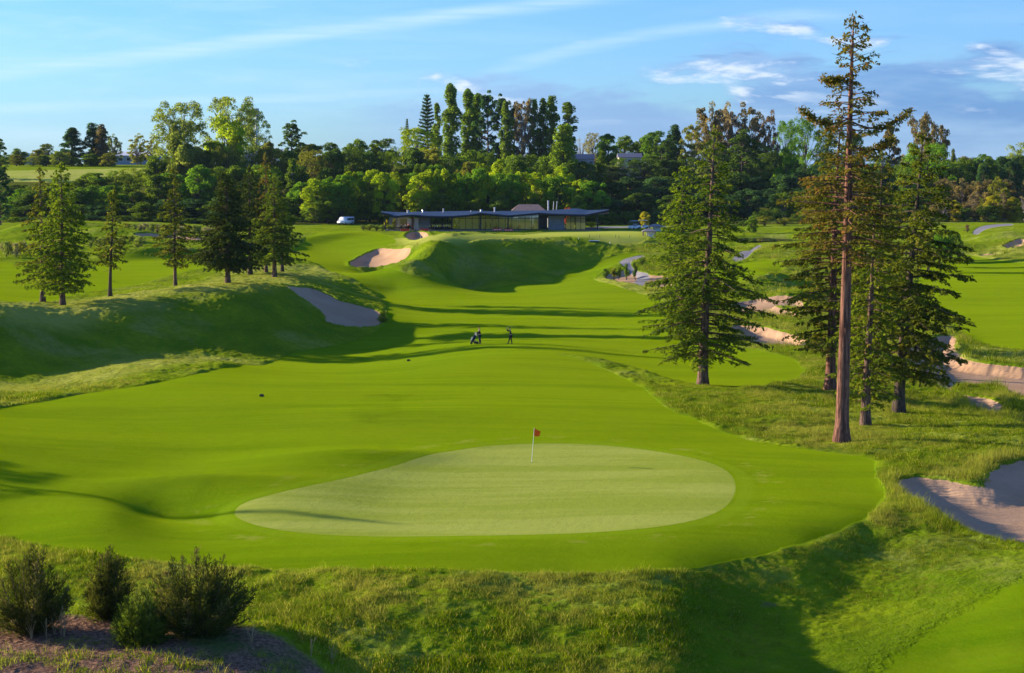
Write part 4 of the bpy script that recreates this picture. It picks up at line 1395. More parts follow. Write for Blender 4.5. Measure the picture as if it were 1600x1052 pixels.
row(['round', 'airy', 'round'], 900, 1260, 11, 545, [(900, 262), (960, 252), (1060, 246), (1260, 236)], 58, ['dark', 'mid', 'dark', 'sage'], 'dark tree, %s from the left high on the slope beyond the spruce', 'dark trees high on the slope right of the clubhouse')
row(['round'], 900, 1260, 11, 505, [(900, 282), (1260, 268)], 60, ['blue', 'dark', 'blue'], 'blue green tree, %s from the left midway up the slope beyond the spruce', 'blue green trees midway up the slope right of the clubhouse')
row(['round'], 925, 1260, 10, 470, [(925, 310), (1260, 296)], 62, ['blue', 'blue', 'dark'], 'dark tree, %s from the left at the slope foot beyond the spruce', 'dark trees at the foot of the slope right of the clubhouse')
row(['round', 'airy'], 1250, 1500, 8, 500, [(1250, 256), (1500, 262)], 60, ['dark', 'blue', 'mid'], 'dark tree, %s from the left seen behind the redwood crowns', 'dark trees behind the redwood crowns')
row(['round', 'gum'], 1210, 1480, 9, 465, [(1210, 300), (1480, 296)], 50, ['dark', 'mid', 'brown'], 'scrubby tree, %s from the left behind the redwood trunks', 'scrubby trees behind the redwood trunks')
row(['gum', 'gum', 'round'], 1465, 1612, 7, 480, [(1465, 282), (1612, 286)], 40, ['brown', 'pink', 'olive', 'brown'], 'brownish scrub tree, %s from the left beyond the right hand fairway', 'brownish scrub trees beyond the right fairway')
row(['gum', 'round', 'bare'], 1470, 1612, 8, 452, [(1470, 308), (1612, 308)], 30, ['pink', 'olive', 'brown', 'yellow'], 'low tree, %s from the left in front of the brownish right hand scrub', 'low trees in front of the right scrub')
row(['round', 'round'], 1470, 1640, 8, 560, [(1470, 250), (1640, 250)], 56, ['blue', 'dark', 'mid'], 'shaded tree, %s from the left behind the brownish scrub', 'shaded trees behind the brownish scrub')
row(['shrub'], 1020, 1480, 14, 436, [(1020, 340), (1480, 338)], 30, ['dark', 'mid', 'olive'], 'low bush, %s from the left along the foot of the wood behind the pond', 'low bushes behind the pond', cat='bush', tj=3)
row(['shrub'], 0, 60, 9, 330, 378, 16, ['sage', 'olive', 'grey'], 'grey green scrub bush, %s from the left on the far left mound', 'scrub bushes on the far left mound', cat='bush', tj=3)
row(['shrub'], 140, 225, 12, 348, 370, 17, ['sage', 'olive', 'pale'], 'olive scrub bush, %s from the left on the mound behind the bent conifer', 'scrub bushes on the mound behind the bank', cat='bush', tj=3)
row(['shrub'], 196, 345, 16, 392, [(196, 348), (345, 352)], 19, ['sage', 'olive', 'grey'], 'scrub bush, %s from the left behind the slim upright conifer', 'scrub bushes behind the slim conifer', cat='bush', tj=3)
row(['shrub'], 565, 640, 8, 396, 350.5, 15, ['sage', 'pale'], 'clipped pale hedge bush, %s from the left beside the clubhouse terrace', 'hedge bushes beside the clubhouse terrace', cat='bush', tj=0.6, dj=1)
row(['shrub'], 1430, 1500, 8, 330, [(1430, 350), (1500, 366)], 26, ['mid', 'olive', 'bright'], 'leafy bush, %s from the left at the back edge of the right fairway', 'leafy bushes behind the right fairway', cat='bush', tj=6, dj=14)
row(['shrub'], 940, 1010, 6, 318, [(940, 420), (975, 411), (1010, 400)], 13, ['mid', 'dark', 'olive'], 'low bush, %s from the left around the winding path', 'low bushes around the winding path', cat='bush', tj=2, dj=14)
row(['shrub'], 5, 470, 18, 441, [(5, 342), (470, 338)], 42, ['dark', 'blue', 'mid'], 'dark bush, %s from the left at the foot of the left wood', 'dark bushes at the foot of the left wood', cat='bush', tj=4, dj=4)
row(['shrub'], 470, 610, 6, 450, 330, 38, ['dark', 'mid'], 'dark bush, %s from the left behind the white van', 'dark bushes behind the white van', cat='bush', tj=4, dj=3)
row(['shrub'], 925, 1070, 7, 440, 330, 38, ['dark', 'blue'], 'dark bush, %s from the left behind the shaded drive', 'dark bushes behind the shaded drive', cat='bush', tj=4, dj=3)
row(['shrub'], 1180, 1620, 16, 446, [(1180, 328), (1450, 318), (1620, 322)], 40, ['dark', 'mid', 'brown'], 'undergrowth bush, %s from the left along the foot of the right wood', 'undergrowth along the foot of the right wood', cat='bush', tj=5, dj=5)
row(['round', 'airy'], 20, 176, 7, 630, 242, 34, ['olive', 'mid', 'pale'], 'small tree, %s from the left along the top edge of the hill field', 'small trees along the top edge of the hill field', tj=5)
# a second, farther line of trees closes the horizon
row(['round', 'airy'], -150, 1750, 28, 900, [(-150, 246), (600, 244), (1300, 240), (1500, 246), (1750, 244)], 90, ['mid', 'dark', 'olive'], 'distant skyline tree, %s from the left in the farthest line', 'trees of the farthest line', tj=3, dj=60)

# ------------------------------------------------------------------ rough grass: tufts instanced over the unmown ground
def grass_mat():
    mat = leaf_mat("rough_grass_blades", (0.085, 0.160, 0.003), (0.270, 0.330, 0.007), (0.52, 0.44, 0.12), 0.5)
    t = mat.node_tree
    g = NT(t)
    oi = g.n('ShaderNodeObjectInfo')
    big = g.noise(g.mapping(oi.outputs['Location'], (0.11, 0.11, 0)), 1.0, 4, 0.65)
    rr = oi.outputs['Random']
    for nd in t.nodes:
        if nd.type in ('BSDF_DIFFUSE', 'BSDF_TRANSLUCENT'):
            lk = nd.inputs[0].links[0]
            src = lk.from_socket
            c = g.mix(g.ss(big, 0.42, 0.66, 0.0, 0.8), src, (0.400, 0.375, 0.050))
            hs = g.n('ShaderNodeHueSaturation')
            g.link(g.m('ADD', 0.72, g.m('MULTIPLY', rr, 0.6)), hs.inputs['Value'])
            g.link(c, hs.inputs['Color'])
            t.links.new(hs.outputs[0], nd.inputs[0])
    return mat


M_GRASS = grass_mat()


def tuft(seed, n, h, spread, w):
    r = np.random.default_rng(seed)
    a = r.uniform(0, 6.28, n)
    q = spread * np.sqrt(r.uniform(0, 1, n))
    b = np.stack([q * np.cos(a), q * np.sin(a), np.full(n, -0.05)], 1)
    lean = r.normal(0, 0.33, (n, 2)) + np.array([0.12, -0.02])
    hh = h * r.uniform(0.45, 1.15, n)
    th = r.uniform(0, 3.14, n)
    sd = np.stack([np.cos(th), np.sin(th), np.zeros(n)], 1) * (w * r.uniform(0.6, 1.3, n))[:, None] * 0.5
    mid = b + np.stack([lean[:, 0] * hh * 0.35, lean[:, 1] * hh * 0.35, hh * 0.6], 1)
    tip = b + np.stack([lean[:, 0] * hh * 1.1, lean[:, 1] * hh * 1.1, hh], 1)
    V = np.stack([b - sd, b + sd, mid + sd * 0.8, tip, mid - sd * 0.8], 1).reshape(-1, 3)
    i = np.arange(n)[:, None] * 5
    Fq = i + np.array([[0, 1, 2, 4]])
    Ft = i + np.array([[4, 2, 3]])
    tn = r.uniform(0, 1, n)
    return mesh_np('tuft', V, Fq=Fq, Ft=Ft, tint=np.concatenate([tn, tn]))


tcol = bpy.data.collections.new("grass_sources")
for k, (n, h, sp, w_) in enumerate([(34, 0.22, 0.38, 0.024), (38, 0.17, 0.44, 0.026), (28, 0.32, 0.30, 0.022), (40, 0.13, 0.50, 0.028), (14, 0.60, 0.24, 0.016)]):
    me = tuft(900 + k, n, h, sp, w_)
    me.materials.append(M_GRASS)
    tcol.objects.link(bpy.data.objects.new("tuft_%d" % k, me))

gr = np.random.default_rng(5)


def samp(field, x, y):
    i = np.clip(np.searchsorted(VY, y) - 1, 0, NV - 2)
    j = np.clip(np.searchsorted(U, x / y) - 1, 0, NU - 2)
    return field[i, j]


pts, scl, idx = [], [], []
ROUGHM = isrough * sstep(-s_mulch, -0.6, 0.3) * (s_field < -1)
for y0, y1, rho, sc in ((54, 75, 16, 1.0), (75, 104, 26, 0.85), (104, 140, 14.0, 0.95), (140, 190, 8, 1.1), (190, 260, 3.4, 1.3), (260, 360, 0.9, 1.8)):
    area = 0.30 * (y1 ** 2 - y0 ** 2)
    n = int(area * rho)
    y = np.sqrt(gr.uniform(y0 ** 2, y1 ** 2, n))
    x = gr.uniform(-0.30, 0.30, n) * y
    m = samp(ROUGHM, x, y)
    clump = vnoise(x * 0.7, y * 0.7, 77)
    edge = samp(s_sand_w, x, y)
    edgeb = (edge > -1.6) & (edge < -0.05)
    keep = (m > 0.25) & ((gr.uniform(0, 1, n) < 0.35 + 0.9 * clump) | edgeb)
    x, y, clump, m, edgeb = x[keep], y[keep], clump[keep], m[keep], edgeb[keep]
    pts.append(np.stack([x, y, ground_z_arr(x, y) - 0.02], 1))
    s_ = sc * (0.55 + 0.75 * clump) * gr.uniform(0.7, 1.25, len(x)) * np.where(edgeb, 1.35, 1.0) * (0.5 + 0.5 * m)
    # short rough on the slope right of the nose and along the right-hand edge is cut lower
    low = sstep((x / y), 0.075, 0.11) * sstep(-y, -104, -96)
    s_ *= 1 - 0.45 * low
    s_ *= 1 - 0.62 * sstep(y, 145, 172) * (x < 20)
    s_ *= 0.3 + 0.7 * sstep(-samp(s_low, x, y), 0.2, 5.0)
    scl.append(s_)
    tall = gr.uniform(0, 1, len(x)) < np.where(edgeb, 0.35, 0.05)
    idx.append(np.where(tall, 4, gr.integers(0, 4, len(x))))
pts = np.concatenate(pts)
scl = np.concatenate(scl)
idx = np.concatenate(idx)
print('tufts', len(pts))


def scatter(name, pts, scl, idx, coll, mat_label=None):
    me = bpy.data.meshes.new(name)
    me.vertices.add(len(pts))
    me.vertices.foreach_set('co', pts.astype(np.float32).ravel())
    a = me.attributes.new('scl', 'FLOAT', 'POINT')
    a.data.foreach_set('value', scl.astype(np.float32))
    a = me.attributes.new('kindno', 'INT', 'POINT')
    a.data.foreach_set('value', idx.astype(np.int32))
    rot = np.zeros((len(pts), 3), np.float32)
    rot[:, 2] = gr.uniform(-0.9, 0.9, len(pts))
    a = me.attributes.new('rot', 'FLOAT_VECTOR', 'POINT')
    a.data.foreach_set('vector', rot.ravel())
    o = bpy.data.objects.new(name, me)
    COL.objects.link(o)
    ng = bpy.data.node_groups.new(name + "_scatter", 'GeometryNodeTree')
    ng.interface.new_socket('Geometry', in_out='INPUT', socket_type='NodeSocketGeometry')
    ng.interface.new_socket('Geometry', in_out='OUTPUT', socket_type='NodeSocketGeometry')
    gi = ng.nodes.new('NodeGroupInput')
    go = ng.nodes.new('NodeGroupOutput')
    ci = ng.nodes.new('GeometryNodeCollectionInfo')
    ci.inputs['Collection'].default_value = coll
    ci.inputs['Separate Children'].default_value = True
    ci.inputs['Reset Children'].default_value = True
    ip = ng.nodes.new('GeometryNodeInstanceOnPoints')
    ip.inputs['Pick Instance'].default_value = True

    def named(nm, typ):
        n_ = ng.nodes.new('GeometryNodeInputNamedAttribute')
        n_.data_type = typ
        n_.inputs['Name'].default_value = nm
        return [s for s in n_.outputs if s.enabled and s.name == 'Attribute'][0]
    ng.links.new(gi.outputs[0], ip.inputs['Points'])
    ng.links.new(ci.outputs[0], ip.inputs['Instance'])
    ng.links.new(named('kindno', 'INT'), ip.inputs['Instance Index'])
    ng.links.new(named('rot', 'FLOAT_VECTOR'), ip.inputs['Rotation'])
    ng.links.new(named('scl', 'FLOAT'), ip.inputs['Scale'])
    ng.links.new(ip.outputs[0], go.inputs[0])
    md = o.modifiers.new('scatter', 'NODES')
    md.node_group = ng
    tag(o, kind='stuff')
    return o


o = scatter('rough_grass', pts, scl, idx, tcol)
tag(o, 'long rough grass growing on the banks around the mown turf and bunkers', 'grass')

# grass clumps breaking through the bark on the near mound
n = 1600
x = gr.uniform(-22, -5.2, n)
y = gr.uniform(57.5, 66.5, n)
k = (vnoise(x * 0.5, y * 0.9, 88) > 0.72) | ((y < 61.3) & (vnoise(x * 0.9, y * 0.9, 9) > 0.45) & (gr.uniform(0, 1, n) < 0.85))
x, y = x[k], y[k]
o = scatter('weeds', np.stack([x, y, ground_z_arr(x, y) - 0.02], 1), gr.uniform(0.3, 0.7, len(x)) * np.where(y < 60.6, 1.6, 1.0), gr.integers(0, 5, len(x)), tcol)
tag(o, 'weeds and grass clumps breaking through the bark on the near mound', 'weeds')

# ------------------------------------------------------------------ the dark fine-leaved bushes on the near mound
M_MANUKA = leaf_mat("fine_dark_leaves", (0.038, 0.058, 0.012), (0.115, 0.130, 0.024), (0.26, 0.20, 0.085), 0.35)
M_MANUKA_G = leaf_mat("fine_green_leaves", (0.055, 0.095, 0.012), (0.130, 0.185, 0.022), (0.20, 0.21, 0.05), 0.4)


def bush(seed, H, Rx, stems, per, lean=0.0, low=0.12):
    r = np.random.default_rng(seed)
    tr, cr = Acc(), Acc()
    s = np.linspace(0, 1, 6)
    for k in range(stems):
        a = r.uniform(0, 6.28)
        q = math.sqrt(r.uniform(0, 1))
        hh = H * (1 - 0.55 * q ** 1.6) * r.uniform(0.55, 1.0)
        if q > 0.55 and r.uniform() < 0.45:
            hh *= r.uniform(0.35, 0.8)
        p0 = np.array([Rx * 0.12 * q * math.cos(a), Rx * 0.12 * q * math.sin(a), -0.05])
        p1 = np.array([Rx * q * math.cos(a) + lean * hh, Rx * q * math.sin(a), hh])
        Q = p0 + (p1 - p0) * s[:, None]
        Q[:, :2] = p0[:2] + (p1 - p0)[:2] * (s ** 0.75)[:, None]
        tr.tube(Q, 0.022 * (1 - 0.85 * s) + 0.002, 4)
        n = int(per * (0.5 + hh / H))
        u = low + (1 - low) * r.uniform(0, 1, n) ** 0.75
        base = np.stack([np.interp(u, s, Q[:, i]) for i in range(3)], 1)
        wide = 0.26 * (1.05 - u) + 0.035
        ax = unit((p1 - p0) * np.array([1, 1, 1.2]))
        off = r.normal(0, 1, (n, 3)) * wide[:, None]
        c = base + off * np.array([1, 1, 0.7])
        c[:, 2] = np.maximum(c[:, 2], 0.02)
        d = unit(unit(off) * 0.8 + ax * 0.9 + r.normal(0, 0.25, (n, 3)) + np.array([0, 0, 0.35]))
        V, F = cards(c, d, unit(r.normal(0, 1, (n, 3))), r.uniform(0.09, 0.20, n), r.uniform(0.018, 0.04, n))
        bt = r.uniform(0, 1)
        cr.add(V, F, np.clip(0.5 * bt + 0.35 * r.uniform(0, 1, n) + 0.2 * u, 0, 1))
    return tr, cr


def ground_at_px(px, d):
    return at_dist(px, d)


for px, d, top, rw, stems, per, mt, lab, lean in (
        (300, 63.4, 868, 1.55, 120, 190, M_MANUKA, 'largest dark bush on the near mound, spiky topped and widest of the four', 0.03),
        (34, 63.6, 862, 1.10, 90, 180, M_MANUKA, 'dark bush at the left edge of the near mound', 0.0),
        (160, 65.2, 868, 0.72, 60, 170, M_MANUKA, 'upright narrow bush in the middle of the near mound', 0.02),
        (209, 61.8, 930, 0.78, 60, 150, M_MANUKA_G, 'smallest, greenest bush, in front of the other three on the near mound', 0.0)):
    L_ = ground_at_px(px, d)
    tr, cr = bush(int(px), height_for(L_, top) * 1.2, rw * 1.3, stems, per, lean)
    root = empty('bush', L_)
    tag(root, lab, 'bush', 'dark bushes on the near mound')
    link('stems', tr.mesh('stems'), M_BARK_DK, root)
    link('foliage', cr.mesh('foliage'), mt, root)
# the grassy tussock at the right tip of the left bunker
L_ = P3(598, 503)
tr, cr = bush(77, 1.5, 0.8, 40, 60)
root = empty('tussock', L_)
tag(root, 'pale green tussock at the right tip of the left bank bunker', 'plant')
link('stems', tr.mesh('stems'), M_BARK_DK, root)
link('foliage', cr.mesh('foliage'), M_BRIGHTSPR, root)

# ------------------------------------------------------------------ small modelling kit
class Box:
    """boxes, bars and prisms gathered into one mesh"""
    def __init__(s):
        s.bm = bmesh.new()

    def box(s, x0, x1, y0, y1, z0, z1, bev=0.0):
        vs = [s.bm.verts.new(p) for p in ((x0, y0, z0), (x1, y0, z0), (x1, y1, z0), (x0, y1, z0), (x0, y0, z1), (x1, y0, z1), (x1, y1, z1), (x0, y1, z1))]
        fs = [s.bm.faces.new([vs[i] for i in f]) for f in ((0, 3, 2, 1), (4, 5, 6, 7), (0, 1, 5, 4), (1, 2, 6, 5), (2, 3, 7, 6), (3, 0, 4, 7))]
        if bev > 0:
            es = list({e for f in fs for e in f.edges})
            bmesh.ops.bevel(s.bm, geom=es, offset=bev, segments=2, affect='EDGES', clamp_overlap=True)
        return s

    def prism(s, pts, y0, y1):
        """outline in x,z extruded along y"""
        a = [s.bm.verts.new((p[0], y0, p[1])) for p in pts]
        b = [s.bm.verts.new((p[0], y1, p[1])) for p in pts]
        s.bm.faces.new(a)
        s.bm.faces.new(b[::-1])
        for i in range(len(pts)):
            j = (i + 1) % len(pts)
            s.bm.faces.new([a[i], b[i], b[j], a[j]])
        return s

    def bar(s, p, q, r0, r1=None, n=8):
        V, F = tube(np.array([p, q], float), np.array([r0, r1 if r1 is not None else r0]), n)
        vs = [s.bm.verts.new(v) for v in V]
        for f in F:
            s.bm.faces.new([vs[i] for i in f])
        s.bm.faces.new(vs[:n][::-1])
        s.bm.faces.new(vs[n:])
        return s

    def path(s, P, r, n=8):
        V, F = tube(np.array(P, float), np.array(r, float), n)
        vs = [s.bm.verts.new(v) for v in V]
        for f in F:
            s.bm.faces.new([vs[i] for i in f])
        s.bm.faces.new(vs[:n][::-1])
        s.bm.faces.new(vs[-n:])
        return s

    def poly(s, quads):
        for q in quads:
            s.bm.faces.new([s.bm.verts.new(p) for p in q])
        return s

    def hip(s, x0, x1, y0, y1, z0, z1, inset):
        """hip roof with a ridge along x"""
        ym = (y0 + y1) / 2
        v = [s.bm.verts.new(p) for p in ((x0, y0, z0), (x1, y0, z0), (x1, y1, z0), (x0, y1, z0), (x0 + inset, ym, z1), (x1 - inset, ym, z1))]
        for f in ((0, 1, 5, 4), (1, 2, 5), (2, 3, 4, 5), (3, 0, 4), (3, 2, 1, 0)):
            s.bm.faces.new([v[i] for i in f])
        return s

    def done(s, name, mat, parent=None, smooth=False):
        bmesh.ops.recalc_face_normals(s.bm, faces=s.bm.faces)
        me = bpy.data.meshes.new(name)
        s.bm.to_mesh(me)
        s.bm.free()
        if smooth:
            for p in me.polygons:
                p.use_smooth = True
        o = bpy.data.objects.new(name, me)
        COL.objects.link(o)
        if mat:
            me.materials.append(mat)
        if parent:
            o.parent = parent
        return o


def glass_mat(name, tintc, trans=0.55, rough=0.03):
    mat = bpy.data.materials.new(name)
    mat.use_nodes = True
    t = mat.node_tree
    t.nodes.clear()
    g = NT(t)
    tb = g.n('ShaderNodeBsdfTransparent')
    tb.inputs[0].default_value = (*tintc, 1)
    gl = g.n('ShaderNodeBsdfGlossy')
    gl.inputs[0].default_value = (0.8, 0.85, 0.85, 1)
    gl.inputs[1].default_value = rough
    mx = g.n('ShaderNodeMixShader')
    fr = g.n('ShaderNodeFresnel')
    fr.inputs[0].default_value = 1.5
    g.link(g.m('ADD', g.m('MULTIPLY', fr.outputs[0], 1.0), 0.06, clamp=True), mx.inputs[0])
    g.link(tb.outputs[0], mx.inputs[1])
    g.link(gl.outputs[0], mx.inputs[2])
    out = g.n('ShaderNodeOutputMaterial')
    g.link(mx.outputs[0], out.inputs[0])
    return mat


M_ROOF = simple_mat("dark_blue_metal_roof", (0.016, 0.026, 0.050), 0.5, 0.35, 0.0, (0.010, 0.018, 0.036), 0.4)
M_FASC = simple_mat("dark_fascia", (0.022, 0.026, 0.036), 0.6, 0.3)
M_DARK = simple_mat("dark_metal", (0.018, 0.020, 0.026), 0.5, 0.4)
M_WHITE = simple_mat("white_paint", (0.74, 0.70, 0.66), 0.6, 0.3, 0, (0.66, 0.62, 0.58))
M_CORR = simple_mat("grey_cladding", (0.20, 0.225, 0.25), 0.6, 0.3, 0, (0.15, 0.17, 0.20), 1.2)
M_BEIGE = simple_mat("beige_wall", (0.74, 0.62, 0.44), 0.8, 0.2)
M_BRICK = simple_mat("brown_pillar", (0.15, 0.085, 0.075), 0.9, 0.1)
M_DECK = simple_mat("terrace_floor", (0.24, 0.21, 0.18), 0.85, 0.2)
M_GLASS = glass_mat("window_glass", (0.95, 0.93, 0.82))
M_RED = simple_mat("red_banner", (0.78, 0.035, 0.022), 0.6, 0.3, 0, (0.70, 0.03, 0.02))
M_SHING = simple_mat("brown_shingles", (0.36, 0.235, 0.185), 0.9, 0.1, 0, (0.25, 0.165, 0.135), 2.5)
M_PALEBL = simple_mat("pale_blue_paint", (0.42, 0.58, 0.68), 0.4, 0.5)
M_BLACK = simple_mat("black_rubber", (0.02, 0.02, 0.02), 0.8, 0.3)
M_CHROME = simple_mat("bright_metal", (0.55, 0.55, 0.56), 0.35, 0.5, 0.7)
M_SKIN = simple_mat("skin", (0.56, 0.34, 0.25), 0.55, 0.35)

# ------------------------------------------------------------------ clubhouse
SC = 395 / FPX
def cx(px, d=395.0):
    return (px - 800) / FPX * d


def cz(py, d=395.0):
    return CAMZ - (py - HOR) / FPX * d * 1.0


club = empty('clubhouse', (0, 0, 0))
tag(club, 'long low clubhouse with wavy dark blue roof, dark posts and a glass front', 'clubhouse')
FL = cz(358.6)
GB = min(ground_z(cx(p), 393) for p in (600, 700, 800, 900, 940)) - 0.6
Box().box(cx(603), cx(938), 393.2, 411, GB, FL).done('terrace_floor', M_DECK, club)
# roof: front eave, middle fold and back eave, given as photo rows at their own distance
front = [(596, 331.5), (607, 333.5), (618, 337.3), (632, 335.8), (645, 335.0), (665, 336.6), (690, 337.4), (706, 337.2), (730, 335.4), (751, 332.4), (772, 334.0), (794, 336.2), (818, 334.2), (841, 332.0), (862, 333.5), (885, 334.4), (915, 335.0), (930, 332), (951, 327.6)]
mid = [(596, 330.0), (618, 331.0), (637, 331.2), (655, 330.4), (680, 330.2), (700, 329.8), (740, 329.2), (770, 329.8), (800, 329.4), (830, 328.6), (860, 328.4), (880, 326.8), (900, 325.2), (917, 328.0), (935, 327.8), (951, 327.0)]
xs = np.linspace(596, 951, 72)
rows_ = [(392.6, np.interp(xs, *zip(*front))), (397, None), (404.5, np.interp(xs, *zip(*mid))), (412, None)]
zf = np.array([cz(p, 392.6) for p in rows_[0][1]])
zm = np.array([cz(p, 404.5) for p in rows_[2][1]])
Z4 = [zf, zf + (zm - zf) * 0.42, zm, zm - 0.7]
Y4 = [392.6, 397, 404.5, 412]
bt_, tp_ = [], []
TH = 0.42
bm = bmesh.new()
gt = [[bm.verts.new((cx(px, y), y, z[i])) for i, px in enumerate(xs)] for y, z in zip(Y4, Z4)]
gb = [[bm.verts.new((cx(px, y), y, z[i] - TH)) for i, px in enumerate(xs)] for y, z in zip(Y4, Z4)]
for a in range(3):
    for i in range(len(xs) - 1):
        bm.faces.new([gt[a][i], gt[a][i + 1], gt[a + 1][i + 1], gt[a + 1][i]])
        bm.faces.new([gb[a][i], gb[a + 1][i], gb[a + 1][i + 1], gb[a][i + 1]])
for a in range(3):
    for e in (0, len(xs) - 1):
        bm.faces.new([gt[a][e], gt[a + 1][e], gb[a + 1][e], gb[a][e]])
for i in range(len(xs) - 1):
    bm.faces.new([gt[3][i], gt[3][i + 1], gb[3][i + 1], gb[3][i]])
    bm.faces.new([gb[0][i], gb[0][i + 1], gt[0][i + 1], gt[0][i]])
bmesh.ops.recalc_face_normals(bm, faces=bm.faces)
me = bpy.data.meshes.new('roof')
bm.to_mesh(me)
bm.free()
roof = link('roof', me, M_ROOF, club)
# thin dark gutter along the front edge
Box().path([(cx(px, 392.4), 392.4, z - TH * 0.55) for px, z in zip(xs, zf)], [0.17] * len(xs), 6).done('gutter', M_FASC, roof)


def roof_z(px, y):
    i = (px - 596) / (951 - 596) * 71
    col = [np.interp(i, np.arange(72), z) for z in Z4]
    return float(np.interp(y, Y4, col))


def under(px, y):
    return roof_z(px, y) - TH - 0.005


for px in (602.5, 706, 751, 794, 842, 933):
    Box().box(cx(px) - 0.13, cx(px) + 0.13, 394.0, 394.28, FL, under(px, 394)).done('post', M_DARK, club)
for px in (672, 690, 698):
    Box().box(cx(px) - 0.10, cx(px) + 0.10, 400.0, 400.2, FL, under(px, 400)).done('post', M_DARK, club)
Box().box(cx(643.2), cx(646.6), 395.2, 396.2, FL, under(645, 395.6)).done('pillar', M_BRICK, club)
Box().box(cx(636), cx(642.6), 396.4, 396.7, FL, under(640, 396.5) - 0.5).done('wall', M_WHITE, club)
Box().box(cx(647), cx(653.4), 396.4, 396.7, FL, under(650, 396.5) - 0.5).done('wall', M_WHITE, club)
w_ = Box()
for k in range(22):
    x0 = cx(653.8) + k * (cx(672) - cx(653.8)) / 22
    w_.box(x0, x0 + (cx(672) - cx(653.8)) / 22 * 0.8, 396.36 + 0.03 * (k % 2), 396.7, FL, under(663, 396.5) - 0.3)
w_.done('wall', M_CORR, club)
Box().box(cx(618), cx(636), 402.0, 402.2, FL, FL + 2.5).done('wall', M_BEIGE, club)
Box().box(cx(622), cx(633), 401.9, 401.98, FL + 0.3, FL + 2.0).done('window', M_GLASS, club)
Box().box(cx(604), cx(618), 403.0, 403.2, FL, FL + 2.3).done('wall', M_CORR, club)
Box().box(cx(856.5), cx(882), 395.4, 395.7, FL, under(870, 395.5) - 0.25).done('wall', M_CORR, club)
Box().box(cx(842.6), cx(844.6), 396.2, 402, FL, under(843, 399) - 0.3).done('wall', M_DARK, club)
Box().box(cx(845), cx(856), 401.5, 401.7, FL, FL + 2.6).done('wall', M_CORR, club)
# lintel wall above the recesses
Box().box(cx(842.5), cx(884), 395.75, 395.95, FL + 2.35, under(862, 396) - 0.02).done('lintel', M_FASC, club)
# glazed front: thirteen bays with a transom, then three on the right
bays = np.linspace(707, 841, 14)
for k in range(13):
    x0, x1 = cx(bays[k]) + 0.05, cx(bays[k + 1]) - 0.05
    zt = min(under(bays[k], 395.4), under(bays[k + 1], 395.4)) - 0.06
    o = Box().box(x0 - 0.10, x0, 395.2, 395.4, FL, zt).box(x0 - 0.10, x1 + 0.10, 395.22, 395.38, FL + 2.28, FL + 2.40).box(x0 - 0.1, x1 + 0.1, 395.2, 395.4, FL, FL + 0.12).done('window', M_DARK, club)
    Box().box(x0, x1, 395.29, 395.31, FL + 0.12, FL + 2.28).box(x0, x1, 395.29, 395.31, FL + 2.40, zt).done('pane', M_GLASS, o)
bays2 = np.linspace(884, 915, 5)
for k in range(4):
    x0, x1 = cx(bays2[k]) + 0.05, cx(bays2[k + 1]) - 0.05
    zt = under(bays2[k], 395.4) - 0.12
    o = Box().box(x0 - 0.10, x0, 395.2, 395.4, FL, zt).box(x1, x1 + 0.06, 395.2, 395.4, FL, zt).box(x0, x1, 395.22, 395.38, FL + 2.3, FL + 2.38).done('window', M_DARK, club)
    Box().box(x0, x1, 395.29, 395.31, FL + 0.02, FL + 2.3).box(x0, x1, 395.29, 395.31, FL + 2.38, zt).done('pane', M_GLASS, o)
# interior: beige partitions, a bar and rear glazing
bk = Box()
for a, b, h in ((712, 716, 2.3), (718, 749, 2.9), (752, 765, 2.3), (767, 792, 2.9), (795, 809, 2.3), (811, 828, 2.9), (834, 841, 2.6), (885, 897, 2.6), (899, 914, 2.9)):
    bk.box(cx(a, 397.5), cx(b, 397.5), 397.5, 397.65, FL, FL + h * .93)
bk.done('partition', M_BEIGE, club)
Box().box(cx(745), cx(800), 400.5, 401.1, FL, FL + 1.05, 0.03).done('bar_counter', M_BRICK, club)
Box().box(cx(707), cx(842), 409.2, 409.3, FL + 2.5, FL + 2.62).box(cx(707), cx(842), 409.2, 409.3, FL, FL + 0.4).done('rear_frame', M_DARK, club)
# vents and flues on the roof
for px, y, h, w2, m_ in ((637.5, 401, .55, .20, M_WHITE), (661, 402, .45, .16, M_CHROME), (693, 402, .75, .13, M_WHITE), (752, 403, .35, .25, M_CHROME), (773, 401, .95, .17, M_WHITE), (736, 402, .2, .12, M_WHITE)):
    z = roof_z(px, y)
    x = cx(px, y)
    b_ = Box().bar((x, y, z - 0.1), (x, y, z + h * 0.8), w2, w2 * 0.9, 10).bar((x, y, z + h * 0.8), (x, y, z + h), w2 * 1.35, w2 * 1.2, 10)
    b_.done('roof_vent', m_, roof)

# glimpsed white sail-like lamp shade behind the glass
tag(Box().path([(cx(830), 398, FL + 0.5), (cx(830), 398, FL + 1.3), (cx(830.5), 398, FL + 2.1)], [0.42, 0.25, 0.03], 8).done('folded_parasol', M_WHITE), 'folded white parasol standing behind the clubhouse glass', 'parasol')

